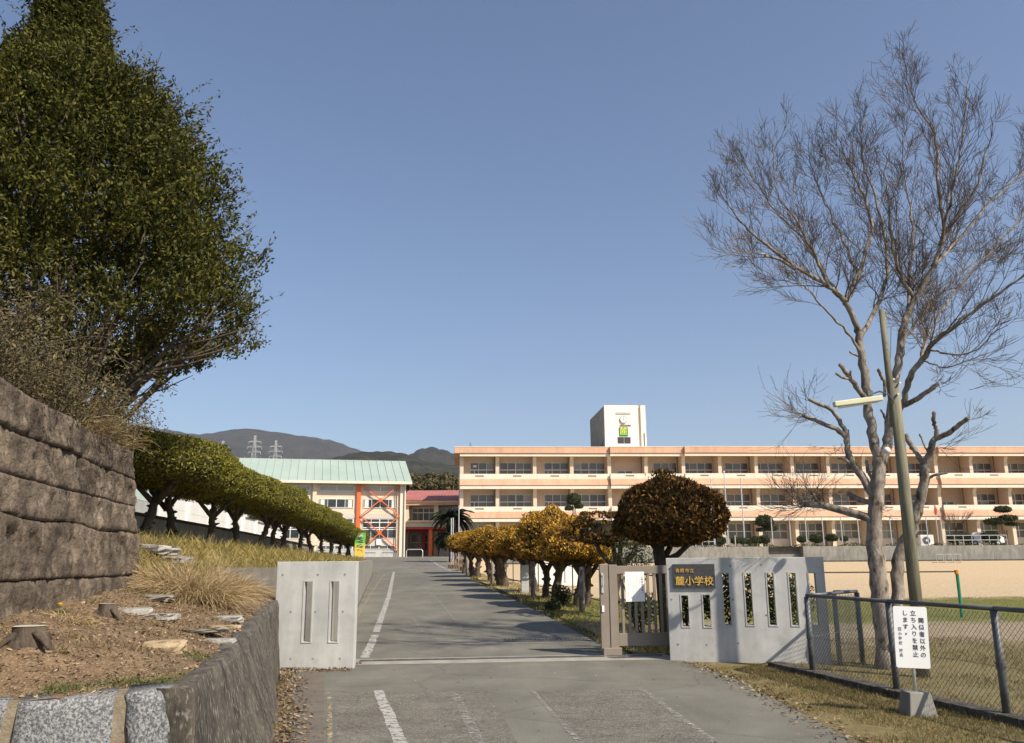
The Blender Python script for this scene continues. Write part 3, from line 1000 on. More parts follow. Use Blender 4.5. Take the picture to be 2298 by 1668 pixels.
mb = MB(); mb.tube([(TWD - .12, -.05, 0), (TWD - .12, -.05, 1.9)], .05, 6); mb.build('downpipe', 'brown_pipe', tower, local=True)
cxm = TWD / 2 - .15
mb = MB(); mb.box(cxm - .85, cxm + .85, -.06, .01, 4.08, 4.3); mb.build('louvre', 'louvre', tower, local=True)
mb = MB(); mb.tube([(cxm, .01, 3.45), (cxm, -.13, 3.45)], .43, 28); clock = mb.build('clock', 'gate', tower, local=True)
mb = MB(); mb.tube([(cxm, -.1, 3.45), (cxm, -.145, 3.45)], .375, 28); mb.build('clock_face', 'sign_white', clock, local=True)
mb = MB(); mb.box(cxm - .018, cxm + .018, -.152, -.147, 3.4, 3.79); mb.bar((cxm + .03, -.155, 3.43), (cxm - .14, -.155, 3.56), .035, .006, up=(0, 1, 0))
mb.build('clock_hands', 'ink', clock, local=True)
mb = MB()
for a in range(12):
    t = a * math.pi / 6
    mb.box(cxm + .32 * math.sin(t) - .012, cxm + .32 * math.sin(t) + .012, -.149, -.146, 3.45 + .32 * math.cos(t) - .012, 3.45 + .32 * math.cos(t) + .012)
mb.build('hour_marks', 'ink_grey', clock, local=True)
mb = MB(); mb.box(cxm - .42, cxm + .85, -.05, .01, 2.68, 2.86); mb.build('brown_vent', 'brown_pipe', tower, local=True)
mb = MB(); mb.box(cxm - .55, cxm + .47, -.05, .01, 1.52, 2.56); pn = mb.build('character_panel', 'green_sign', tower, local=True)
text_mesh('character', '麓', .93, 'yellow_sign', pn, (cxm - .04, -.06, 2.05), offset=-.004)
for k in (0, 1):
    mb = MB(); mb.box(cxm - .75 + k * .78, cxm - .02 + k * .78, -.03, .01, .68, 1.42); mb.build('dark_board', 'black', tower, local=True)
mb = MB(); mb.bar((-.03, 1.0, 1.2), (-.03, 6.5, -.25), .06, .14); mb.build('side_rail', 'brown_pipe', tower, local=True)
# small skylight frame and aerials on the roof
rp = MROOT + mdir * 38.3 + mback * 4 + Vector((0, 0, TOP))
t = thing('skylight_frame', 'low lean-to frame standing on the school roof beside the bare tree', 'roof hatch', rp, MROT)
mb = MB(); mb.prism([(-2.3, 0, .06), (.55, 0, .06), (.55, 0, .55)], (0, 1.5, 0)); mb.build('cover', 'louvre', t, local=True)
mb = MB(); mb.tube([(.55, -.03, 0), (.55, -.03, 1.6)], .03, 5); mb.build('mast', 'metal_light', t, local=True)
rp = MROOT + mdir * 1.2 + mback * 3 + Vector((0, 0, TOP))
t = thing('roof_antenna', 'thin antenna on the left end of the school roof', 'antenna', rp, MROT)
mb = MB(); mb.tube([(0, 0, 0), (0, 0, 1.0)], .03, 5); mb.build('mast', 'metal', t, local=True)
mb = MB(); mb.box(-.25, .25, -.02, .02, .55, .59); mb.box(-.15, .15, -.02, .02, .75, .79); mb.build('crossbar', 'metal', t, local=True)

# ================================================================== GYMNASIUM
GROT = R(13.0)
GR = at(900, 1240, 96.0); GR.z = 1.95
gym = thing('gymnasium', 'cream gymnasium with pale green metal roof and orange cross bracing', 'building', GR, GROT)
GL, GB = 52.8, 4.8
mb = MB(); mb.box(-GL, 0, .25, 14, -.2, 8.25); mb.build('wall', 'cream', gym, local=True)
mb = MB(); mb.box(-GL + .01, -.01, .12, .24, -.2, .78); mb.build('base_wall', 'concrete', gym, local=True)
for z0, z1, nm in ((4.3, 4.82, 'salmon'), (1.36, 2.0, 'salmon')):
    mb = MB(); mb.box(-GL + .02, -.02, .19, .26, z0, z1); mb.build('wall_band', 'tan', gym, local=True)
# roof
mb = MB()
ov, rz_, ey = 1.0, 11.4, -.7
mb.hexa([(-GL - ov, ey, 8.2), (ov, ey, 8.2), (ov, 7.2, rz_), (-GL - ov, 7.2, rz_), (-GL - ov, ey, 8.33), (ov, ey, 8.33), (ov, 7.2, rz_ + .13), (-GL - ov, 7.2, rz_ + .13)])
mb.hexa([(-GL - ov, 7.2, rz_), (ov, 7.2, rz_), (ov, 15, 8.2), (-GL - ov, 15, 8.2), (-GL - ov, 7.2, rz_ + .13), (ov, 7.2, rz_ + .13), (ov, 15, 8.33), (-GL - ov, 15, 8.33)])
roof = mb.build('roof', 'roof_green', gym, local=True)
mb = MB()
k = int((GL + 2 * ov) / .9)
for i in range(k + 1):
    x = -GL - ov + i * .9
    mb.bar((x, ey, 8.35), (x, 7.2, rz_ + .15), .05, .09)
o = mb.build('roof_seams', 'roof_green', roof, local=True); o['kind'] = 'stuff'
mb = MB(); mb.prism([(-.02, .26, 8.24), (-.02, 14, 8.24), (-.02, 7.2, rz_ - .02)], (-.2, 0, 0)); mb.build('gable', 'cream', gym, local=True)
mb = MB(); mb.box(-GL - ov, ov, ey - .12, ey - .001, 8.02, 8.3); mb.build('gutter', 'cream_white', gym, local=True)
mb = MB(); mb.bar((-GL, -.3, 8.1), (0, -.3, 8.1), .8, .05); mb.build('eave_soffit', 'tan', gym, local=True)
NG = int(GL / GB)
for i in range(NG):
    x1 = -i * GB - .55; x0 = x1 - 3.75
    put_window('gt', gym, (x0, .2, 7.25), 3.75, .62, 2, [], False, 'louvre', False) if i > 0 else put_window('gt', gym, (x0, .2, 7.25), 3.75, .62, 2, [], False, 'louvre', False)
    put_window('gm', gym, (x0, .2, 5.42), 3.75, .98, 4, [], False, 'glass_dark')
    put_window('gl', gym, (x0, .2, 2.08), 3.75, 2.16, 4, [.98, 1.18, 1.75], False, 'glass_dark')
    put_window('gb', gym, (x0, .2, .9), 3.75, .44, 4, [], False, 'glass_dark', False)
    if i < 4:
        for s in (0, 1):
            mb = MB(); mb.box(x0 + .15 + s * 3.0, x0 + .6 + s * 3.0, .206, .209, 5.47, 6.35); mb.build('curtain', 'curtain', gym, local=True)
    mb = MB(); mb.box(x0 + .3, x0 + 1.5, .10, .13, .5, .56); mb.box(x0 + 2.2, x0 + 3.4, .10, .13, .5, .56)
    mb.build('vent_slot', 'concrete_dark', gym, local=True)
    if i != 1 or True:
        m_ = 'orange' if i in (1, 6) else 'cream'
        mb = MB(); mb.box(-i * GB - .22, -i * GB + .22, -.06 if i else .0, .25, .0 if i else 0, 8.1)
        mb.build('pillar', m_ if i else 'cream_white', gym, local=True)
for xa in (0.0, -6 * GB + GB):
    xl, xr = xa - GB + .25, xa - .3
    for z0, z1 in ((.8, 4.55), (4.55, 8.0)):
        for s in (0, 1):
            a, b = ((xl, z0), (xr, z1)) if s else ((xl, z1), (xr, z0))
            mb = MB(); mb.bar((a[0], -.10 - .13 * s, a[1]), (b[0], -.10 - .13 * s, b[1]), .13, .1); mb.build('brace', 'orange', gym, local=True)
        mb = MB(); mb.box((xl + xr) / 2 - .22, (xl + xr) / 2 + .22, -.30, -.28, (z0 + z1) / 2 - .2, (z0 + z1) / 2 + .2); mb.build('gusset', 'orange', gym, local=True)
mb = MB(); mb.box(-2.75, -2.2, -.02, .16, 1.38, 2.0); mb.build('meter_box', 'white', gym, local=True)
for dx in (-.42, -.62):
    mb = MB(); mb.tube([(dx, -.08, 0), (dx, -.08, 8.0)], .05, 6); mb.build('downpipe', 'brown_pipe', gym, local=True)
mb = MB(); mb.tube([(.3, -.15, 0), (.3, -.15, 8.0)], .09, 8); mb.build('downpipe', 'cream_white', gym, local=True)

# ================================================================== LINK BUILDING WITH PORCH
LR = at(903, 1240, 107.0); LR.z = 1.98
LW = at(1060, 1240, 107.0).x - LR.x
link = thing('link_building', 'two-storey link building with red metal roof between gymnasium and school', 'building', LR, 0)
sc = 107.0 / 1975.0
def lz(v): return at(965, v, 107.0).z - LR.z
mb = MB(); mb.box(0, LW, 1.6, 9, 0, lz(1135)); mb.build('wall', 'tan', link, local=True)
mb = MB(); mb.hexa([(-.2, -.5, lz(1124)), (LW, -.5, lz(1124)), (LW, 6, lz(1104) + .5), (-.2, 6, lz(1104) + .5), (-.2, -.5, lz(1124) + .1), (LW, -.5, lz(1124) + .1), (LW, 6, lz(1104) + .65), (-.2, 6, lz(1104) + .65)])
rf = mb.build('roof', 'roof_red', link, local=True)
mb = MB()
for i in range(int(LW / .42)):
    x = i * .42
    mb.bar((x, -.5, lz(1124) + .12), (x, 6, lz(1104) + .67), .05, .06)
o = mb.build('roof_seams', 'roof_red', rf, local=True); o['kind'] = 'stuff'
mb = MB(); mb.box(-.2, LW, -.3, 6, lz(1128), lz(1124) - .02); mb.build('fascia', 'cream_white', link, local=True)
mb = MB(); mb.box(-.1, LW - .1, -.2, 6, lz(1134), lz(1128) - .01); mb.build('eave_band', 'salmon', link, local=True)
mb = MB(); mb.box(0, LW, 0, 1.59, lz(1181), lz(1171)); mb.build('floor_band', 'salmon', link, local=True)
mb = MB(); mb.box(0, LW, -.03, .1, lz(1171) + .002, lz(1168)); mb.build('sill', 'cream_white', link, local=True)
for xx in (.4, 4.1, 8.0):
    mb = MB(); mb.box(xx - .28, xx + .28, .15, 1.58, 0, lz(1134)); mb.build('column', 'cream', link, local=True)
for xx in (.95, 4.65):
    w = make_window(link, 2.85, lz(1139) - lz(1168), 4, [1.0], False, 'glass_dark'); w.location = (xx, 1.5, lz(1168) + .02)
w = make_window(link, 2.1, 1.9, 2, [.95], False, 'glass_dark'); w.location = (.9, 1.5, .9)
mb = MB(); mb.box(3.0, 4.9, 1.4, 1.55, 0, 2.3); mb.build('entrance_door', 'red_paint', link, local=True)
mb = MB(); mb.box(3.9, 4.6, 1.36, 1.39, .2, 2.1); mb.build('door_glass', 'glass_dark', link, local=True)
px1 = at(995, 1190, 101.0).x - LR.x
mb = MB(); mb.box(-.6, px1, -6, 1.4, lz(1185) - .1, lz(1178) - .1); mb.build('porch_roof', 'roof_green', link, local=True)
mb = MB(); mb.box(-.55, px1 - .05, -5.9, 1.35, lz(1185) - .35, lz(1185) - .102); mb.build('porch_soffit', 'red_paint', link, local=True)
cx0 = at(966, 1190, 101.5).x - LR.x
mb = MB(); mb.box(cx0 - .22, cx0 + .22, -5.4, -4.95, 0, lz(1185) - .34); mb.build('porch_column', 'orange', link, local=True)
mb = MB(); mb.box(cx0 - 1.6, cx0 - 1.2, .2, .6, 0, lz(1185) - .34); mb.build('porch_column', 'red_paint', link, local=True)
mb = MB(); mb.box(-.6, px1 + .3, -6.2, 1.3, 0, .16); mb.build('porch_step', 'concrete_grey', link, local=True)
mb = MB(); mb.box(cx0 + .6, cx0 + 2.2, -.2, .1, 0, 1.1); mb.build('low_wall', 'cream_white', link, local=True)

# ================================================================== WALLS AND GATE
# low retaining wall along the left of the road, with its short return behind the gate pillar
def wall_along(name, label, pts, zt, th, m, z0fn, cap=None):
    """one wall mesh per panel, children of one wall thing; pts (x, y)"""
    t = thing(name, label, 'wall', (pts[0][0], pts[0][1], z0fn(pts[0][1])))
    for (ax, ay), (bx, by) in zip(pts, pts[1:]):
        d = Vector((bx - ax, by - ay, 0)); L = d.length; d.normalize()
        n = Vector((-d.y, d.x, 0)) * th
        a, b = Vector((ax, ay, 0)), Vector((bx, by, 0)) - d * .012
        mb = MB()
        q = [a, b, b + n, a + n]
        mb.hexa([(p.x, p.y, z0fn(p.y) - .3) for p in q] + [(p.x, p.y, zt(p.y)) for p in q])
        mb.build('panel', m, t)
        if cap:
            mb = MB(); c = Vector((-d.y, d.x, 0)) * .05
            q = [a - c, b - c, b + n + c, a + n + c]
            mb.hexa([(p.x, p.y, zt(p.y) + .002) for p in q] + [(p.x, p.y, zt(p.y) + cap[1]) for p in q])
            mb.build('coping', cap[0], t)
    return t
ys = [14.5, 18, 22, 26, 30, 34, 38, 42, 46, 48.2]
wall_along('retaining_wall', 'low grey concrete retaining wall holding the grass bank along the road', [(-4.9, 14.45), (-2.98, 14.45)] + [(pl(ROAD_L, y) - .03, y) for y in ys], lambda y: zlow(y) + .04, .25, 'concrete_grey', zroad)
# block wall with dark coping behind the clipped row
def xblk(y): return -8.35 - .12 * (y - 19)
wall_along('boundary_wall', 'grey plastered boundary wall with dark coping behind the clipped hedge trees', [(xblk(y), y) for y in (13, 16, 19, 22, 25, 28, 32, 36, 40, 45, 50, 55)],
           lambda y: 2.58 - max(0, y - 30) * .004, .18, 'concrete_grey', lambda y: 1.9, ('bark_dark', .07))
# pool enclosure of white frames beyond that wall
def pool_panel(i, y, zt, cols):
    x = xblk(y) - .9
    y2 = y + 2.9; x2 = xblk(y2) - .9
    t = thing('enclosure_panel', cols[3], 'panel', (x, y, 2.0), 0, 'white framed panels behind the boundary wall')
    a, b = Vector((x, y, 0)), Vector((x2, y2, 0))
    d = (b - a).normalized(); n = Vector((-d.y, d.x, 0))
    zm = 2.0 + (zt - 2.0) * .62
    for p in (a, b - d * .1):
        mb = MB(); mb.bar(p + Vector((0, 0, 1.9)), p + Vector((0, 0, zt)), .09); mb.build('frame_post', 'white', t)
    mb = MB(); mb.bar(a + d * .05 + Vector((0, 0, zt - .05)), b - d * .15 + Vector((0, 0, zt - .05)), .08, .1); mb.build('frame_rail', 'white', t)
    mb = MB(); mb.bar(a + d * .05 + Vector((0, 0, 2.66)), b - d * .15 + Vector((0, 0, 2.66)), .08, .1); mb.build('frame_rail', 'white', t)
    o1, o2 = a + d * .05 + n * .03, b - d * .15 + n * .03
    for z0, z1, m in ((1.9, zm, cols[0]), (zm + .01, zt - .1, cols[1])):
        mb = MB(); mb.hexa([(o1.x, o1.y, z0), (o2.x, o2.y, z0), (o2.x + n.x * .03, o2.y + n.y * .03, z0), (o1.x + n.x * .03, o1.y + n.y * .03, z0),
                            (o1.x, o1.y, z1), (o2.x, o2.y, z1), (o2.x + n.x * .03, o2.y + n.y * .03, z1), (o1.x + n.x * .03, o1.y + n.y * .03, z1)])
        mb.build('sheet', m, t)
for i in range(11):
    c = ('louvre', 'teal') if i < 3 else ('white', 'white')
    lab = ('white framed panel with teal sheet over grey louvres, ' if i < 3 else 'plain white framed panel seen between hedge trunks, ') + ['first', 'second', 'third', 'fourth', 'fifth', 'sixth', 'seventh', 'eighth', 'ninth', 'tenth', 'eleventh'][i] + ' from the stone wall'
    pool_panel(i, 15 + i * 3, 3.95 - i * .06, (*c, None, lab))

# dark volcanic stone wall on the left: coursed stones
sw = thing('stone_retaining_wall', 'tall weathered wall of coursed dark volcanic stones on the left', 'wall', (xw(5), 5, 1.0))
rng = np.random.default_rng(3)
COURSES = [(.85, 1.41), (1.41, 1.92), (1.92, 2.25), (2.25, 2.6), (2.6, 2.95)]
wd = Vector((-.207, 1, 0)).normalized(); wn_ = Vector((wd.y, -wd.x, 0))     # along the wall / out of the wall
W_END = Vector((xw(11.05), 11.05, 0))
def wall_stone(s0, s1, z0, z1, base, d, n, seed, depth=.4):
    """block between distances s0..s1 back from the wall end, rough front"""
    nx, nz = max(6, int((s1 - s0) / .03)), max(4, int((z1 - z0) / .03))
    mb = MB()
    g = .004
    k = len(mb.v)
    bulge = rng.uniform(-.012, .02)
    for j in range(nz + 1):
        for i in range(nx + 1):
            s = lerp(s0 + g, s1 - g, i / nx); z = lerp(z0 + g, z1 - g, j / nz)
            p = base - d * s
            q = np.array([s, z, seed * .01])
            e = min(i, nx - i, ) / nx; f = min(j, nz - j) / nz
            edge = min(1, e * (s1 - s0) / .03) * .3 + .7
            edge *= min(1, f * (z1 - z0) / .025) * .3 + .7
            r = (float(noise3(q, 5.3, 1)) * .010 + float(noise3(q, 12.0, 2)) * .013 + float(noise3(q, 27.0, 4)) * .013 + float(noise3(q, 57.0, 5)) * .011)
            crag = max(0, float(noise3(q, 9.1, 9)) - .35) * .09
            off = (.05 + bulge + r - crag) * edge + (2.95 - z) * .09
            v = p + n * off
            wob = float(noise3(np.array([s, z0 * 3, 0.0]), 2.3, 3)) * .028 if j == 0 else (float(noise3(np.array([s, z1 * 3, 0.0]), 2.3, 3)) * .028 if j == nz else 0)
            top = float(noise3(np.array([s, 9.0, 0.0]), 3.7, 3)) * .035 if (z1 > 2.9 and j == nz) else 0
            mb.v.append((v.x, v.y, z + wob + top))
    w = nx + 1
    for j in range(nz):
        for i in range(nx):
            mb.f.append((k + j * w + i, k + j * w + i + 1, k + (j + 1) * w + i + 1, k + (j + 1) * w + i))
    # back and sides
    b0 = len(mb.v)
    for s, z in ((s0 + g, z0 + g), (s1 - g, z0 + g), (s1 - g, z1 - g), (s0 + g, z1 - g)):
        v = base - d * s - n * depth
        mb.v.append((v.x, v.y, z))
    c = [k, k + nx, k + nz * w + nx, k + nz * w]
    mb.f.append((b0 + 3, b0 + 2, b0 + 1, b0))
    mb.f.append(tuple([b0, b0 + 1] + [k + i for i in range(nx, -1, -1)]))
    mb.f.append(tuple([b0 + 2, b0 + 3] + [k + nz * w + i for i in range(0, nx + 1)]))
    mb.f.append(tuple([b0 + 3, b0] + [k + j * w for j in range(0, nz + 1)]))
    mb.f.append(tuple([b0 + 1, b0 + 2] + [k + j * w + nx for j in range(nz, -1, -1)]))
    return mb
for ci, (z0, z1) in enumerate(COURSES):
    s = -0.09 if z0 < 1.9 else 0.0
    while s < 8.0:
        L = rng.uniform(.75, 1.35)
        wall_stone(s, s + L, z0, z1, W_END, wd, wn_, ci * 17 + s).build('stone', 'rock', sw, smooth=True)
        s += L
# return of the wall at its far end
for ci, (z0, z1) in enumerate(COURSES[2:]):
    s = .42
    while s < 4:
        L = rng.uniform(.7, 1.1)
        wall_stone(s, s + L, z0, z1, W_END + wd * .02, Vector((wd.y, -wd.x, 0)), wd, ci * 31 + s, .3).build('stone', 'rock', sw, smooth=True)
        s += L
mb = MB(); 
q0 = W_END - wn_ * .36; q1 = W_END - wd * 8 - wn_ * .36
mb.hexa([(q0.x, q0.y, .9), (q1.x, q1.y, .9), (q1.x - .3, q1.y, .9), (q0.x - .3, q0.y, .9), (q0.x, q0.y, 2.86), (q1.x, q1.y, 2.86), (q1.x - .3, q1.y, 2.86), (q0.x - .3, q0.y, 2.86)])
mb.build('backing', 'rock', sw)

# granite-faced planter wall in the foreground
pw = thing('planter_wall', 'low planter wall of speckled granite blocks with stained concrete side', 'wall', (-2.2, 5.5, 0))
fd = Vector((-1, -.43, 0)).normalized()               # along the block front, going left
fn = Vector((fd.y, -fd.x, 0))                         # outward from the front
if fn.y > 0: fn = -fn
c0 = Vector((-1.99, 5.5, 0))
def granite_block(s0, s1, zt, seed, parent):
    mb = MB()
    nx, nz = 14, 16
    rg = np.random.default_rng(seed)
    for j in range(nz + 1):
        for i in range(nx + 1):
            s = lerp(s0, s1, i / nx); z = lerp(-.2, zt, j / nz)
            e = min(i, nx - i) / 2.0
            edge = min(1, e) * .6 + .4
            if j >= nz - 1: edge *= .6 if j == nz else .9
            sw_ = (.03 * math.sin(z * 9 + seed) + .012 * math.sin(z * 23 + seed)) if i in (0, nx) else 0
            p = c0 + fd * (s + sw_) + fn * (.03 + .035 * edge + rg.normal() * .006 + (zt - z) * .10)
            mb.v.append((p.x, p.y, z + (rg.normal() * .006 if j == nz else 0)))
    w = nx + 1
    for j in range(nz):
        for i in range(nx):
            mb.f.append((j * w + i, j * w + i + 1, (j + 1) * w + i + 1, (j + 1) * w + i))
    b0 = len(mb.v)
    for s, z in ((s0, -.2), (s1, -.2), (s1, zt), (s0, zt)):
        p = c0 + fd * s - fn * .3
        mb.v.append((p.x, p.y, z))
    mb.f.append((b0 + 3, b0 + 2, b0 + 1, b0))
    mb.f.append(tuple([b0 + 2, b0 + 3] + [nz * w + i for i in range(nx + 1)]))
    mb.f.append(tuple([b0 + 3, b0] + [j * w for j in range(nz + 1)]))
    mb.f.append(tuple([b0 + 1, b0 + 2] + [j * w + nx for j in range(nz, -1, -1)]))
    return mb.build('granite_block', 'granite', parent, smooth=True)
granite_block(.0, .33, .80, 1, pw)
granite_block(.40, .90, .79, 2, pw)
granite_block(.98, 1.6, .785, 3, pw)
mb = MB(); a = c0 - fn * .28; b = c0 + fd * 2.2 - fn * .28
def off(p, k, z): return (p.x + fn.x * k, p.y + fn.y * k, z)
mb.hexa([off(a, 0, -.3), off(b, 0, -.3), off(b, .36, -.3), off(a, .36, -.3), off(a, 0, .782), off(b, 0, .782), off(b, .31, .782), off(a, .31, .782)])
mb.build('mortar_bed', 'mortar', pw)
# battered side wall, top edge follows the bed
SB = [(5.2, .05), (6.2, .14), (7.9, .34), (9, .33), (11, .2), (13, .06)]
mb = MB()
NY, NZ = 70, 14
for j in range(NZ + 1):
    for i in range(NY + 1):
        y = lerp(5.34, 13.0, i / NY)
        zt = pl(ZE, y) + .02
        z = lerp(zroad(y) - .1, zt, j / NZ)
        x = pl(XE, y) + .05 + pl(SB, y) * (zt - z) / zt
        q = np.array([y, z, 0.0])
        x += float(noise3(q, 6, 2)) * .012 + float(noise3(q, 19, 4)) * .006 - (.02 if j == NZ else 0)
        mb.v.append((x, y, z + (float(noise3(q, 4, 7)) * .01 if j == NZ else 0)))
w = NY + 1
for j in range(NZ):
    for i in range(NY):
        mb.f.append((j * w + i, j * w + i + 1, (j + 1) * w + i + 1, (j + 1) * w + i))
k = len(mb.v)
for i in range(NY + 1):
    y = lerp(5.40, 13.0, i / NY)
    mb.v.append((pl(XE, y) - .10, y, pl(ZE, y) + .012 + float(noise3(np.array([y, 3., 1.]), 5, 7)) * .008))
for i in range(NY):
    mb.f.append((NZ * w + i, NZ * w + i + 1, k + i + 1, k + i))
k = len(mb.v)
for j in range(NZ + 1):                      # front return against the granite
    x_, y_, z_ = mb.v[j * w]
    mb.v.append((x_ - .22, y_ + .05, z_))
for j in range(NZ):
    mb.f.append((k + j, j * w, (j + 1) * w, k + j + 1))
mb.build('side_wall', 'concrete_dark', pw, smooth=True)

# --- concrete panels with slots
def slotted_panel(t, L, ht, th, slots, holes, name='panel'):
    """panel in local x (0..L), front at y=0; slots (x0,x1,z0,z1) are real openings"""
    xs = sorted({0.0, L} | {v for s in slots for v in s[:2]})
    zs = sorted({-.4, ht} | {v for s in slots for v in s[2:]})
    mb = MB()
    def solid(xm, zm):
        return not any(s[0] < xm < s[1] and s[2] < zm < s[3] for s in slots)
    ids = {}
    def vid(x, y, z):
        kx = (round(x, 4), round(y, 4), round(z, 4))
        if kx not in ids:
            ids[kx] = len(mb.v); mb.v.append((x, y, z))
        return ids[kx]
    nx, nz = len(xs) - 1, len(zs) - 1
    S_ = [[solid((xs[i] + xs[i + 1]) / 2, (zs[j] + zs[j + 1]) / 2) for j in range(nz)] for i in range(nx)]
    for i in range(nx):
        for j in range(nz):
            if not S_[i][j]: continue
            a, b, c, d = xs[i], xs[i + 1], zs[j], zs[j + 1]
            mb.f.append((vid(a, 0, c), vid(b, 0, c), vid(b, 0, d), vid(a, 0, d)))
            mb.f.append((vid(b, th, c), vid(a, th, c), vid(a, th, d), vid(b, th, d)))
            for di, dj, e in ((-1, 0, (a, c, a, d)), (1, 0, (b, d, b, c)), (0, -1, (b, c, a, c)), (0, 1, (a, d, b, d))):
                ii, jj = i + di, j + dj
                if 0 <= ii < nx and 0 <= jj < nz and S_[ii][jj]: continue
                x0, z0, x1, z1 = e
                mb.f.append((vid(x0, 0, z0), vid(x0, th, z0), vid(x1, th, z1), vid(x1, 0, z1))[::-1])
    o = mb.build(name, 'concrete', t, local=True, bevel=.008)
    for s in slots:                       # slim cast frame round each opening
        x0, x1, z0, z1 = s
        f = MB()
        for q in ((x0 - .018, x0 - .001, z0 - .018, z1 + .018), (x1 + .001, x1 + .018, z0 - .018, z1 + .018), (x0 - .0005, x1 + .0005, z1 + .001, z1 + .018), (x0 - .0005, x1 + .0005, z0 - .018, z0 - .001)):
            f.box(q[0], q[1], -.008, .004, q[2], q[3])
        f.build('slot_frame', 'concrete', t, local=True)
    for hx, hz in holes:                  # tie holes: small recessed-looking plugs
        h = MB(); h.tube([(hx, .01, hz), (hx, -.003, hz)], .016, 8); h.build('tie_hole', 'concrete_grey', t, local=True)
    return o
PL = at(611, 1480, 13.15); PRt = at(794, 1480, 13.15)
gp_l = thing('gate_pillar', 'short light concrete gate wall with two vertical slots, left of the driveway', 'gate wall', (PL.x, 13.15, 0), 0)
Wp = PRt.x - PL.x
slotted_panel(gp_l, Wp, 1.555, .17, [(.43, .55, .39, 1.26), (.83, .95, .39, 1.26)],
              [(.09, 1.36), (.62, 1.36), (1.03, 1.36), (.24, .82), (.61, .82), (1.02, .82), (.27, .15), (.6, .15), (1.0, .15)])
A = at(1503, 1460, 13.9); B = at(1866, 1470, 13.4)
A.z = B.z = 0
wdv = (B - A); WL = wdv.length; wrz = math.atan2(wdv.y, wdv.x)
gw = thing('gate_wall', 'light concrete gate wall with seven vertical slots and black school name plaque', 'gate wall', A, wrz)
WH = 1.57
k = WL / 366.0          # metres per survey unit along the wall
def sx(u): return (u - 1500) * k
slots = [(sx(1533), sx(1549), .52, .99), (sx(1584), sx(1600), .52, 1.0)]
slots += [(sx(u), sx(u) + .10, .55, 1.33) for u in (1632, 1683, 1735, 1785, 1830)]
slotted_panel(gw, WL, WH, .2, slots, [(sx(1652), 1.44), (sx(1724), 1.46), (sx(1510), .93), (sx(1654), .93), (sx(1520), .25), (sx(1587), .25), (sx(1660), .28), (sx(1728), .7), (sx(1580), .92), (sx(1508), 1.40)])
mb = MB(); mb.box(sx(1516), sx(1615), -.035, -.001, 1.105, 1.475); pq = mb.build('name_plaque', 'plaque', gw, local=True, bevel=.004)
for ch, u in zip('鳥栖市立', (1527, 1538, 1550, 1561)):
    text_mesh('gold_character', ch, .066, 'gold', pq, (sx(u), -.043, 1.37), offset=.0003, depth=.003)
for ch, u in zip('麓小学校', (1532, 1555, 1577, 1600)):
    text_mesh('gold_character', ch, .148, 'gold', pq, (sx(u), -.043, 1.205), offset=.001, depth=.004)

# --- sliding gate
GA = at(1351, 1470, 14.35); GBp = at(1530, 1470, 14.5)
GA.z = GBp.z = zroad(14.4) + .01
gv = GBp - GA; grz = math.atan2(gv.y, gv.x); GLn = gv.length
sg = thing('sliding_gate', 'bronze metal sliding gate of vertical bars, pushed open behind the gate wall', 'gate', GA, grz)
mb = MB(); mb.box(0, .15, 0, .08, .1, 1.46); mb.build('end_post', 'gate', sg, local=True, bevel=.006)
mb = MB(); mb.box(.152, .29, -.015, .07, .1, 1.45); mb.build('end_post', 'gate', sg, local=True, bevel=.006)
mb = MB(); mb.box(.292, GLn, .0, .06, 1.30, 1.43); mb.build('top_rail', 'gate', sg, local=True, bevel=.005)
mb = MB(); mb.box(.292, GLn, .0, .06, .16, .36); mb.build('bottom_rail', 'gate', sg, local=True, bevel=.005)
mb = MB(); mb.box(0.02, .32, -.06, .12, .0, .14); mb.build('foot', 'gate', sg, local=True, bevel=.006)
bar = None
x = .36
while x < GLn - .02:
    if bar is None:
        bar = MB().box(0, .042, .014, .046, .361, 1.299).build('bar', 'gate', sg, local=True, loc=(x, 0, 0))
    else:
        place(bar, sg, (x, 0, 0), 'bar')
    x += .108
mb = MB(); mb.bar((.36, .075, 1.28), (.75, .075, .98), .03, .012, up=(0, 1, 0)); mb.build('diagonal_brace', 'gate', sg, local=True)
for z, h, m in ((1.0, .32, 'metal_light'), (.70, .1, 'sign_white')):
    mb = MB(); mb.box(.02, .055, -.02, -.001, z, z + h); mb.build('latch_plate', m, sg, local=True)
mb = MB(); mb.tube([(.04, -.03, 1.12), (.04, -.06, 1.12), (.04, -.06, 1.28), (.04, -.03, 1.28)], .012, 6); mb.build('pull_handle', 'metal_light', sg, local=True)
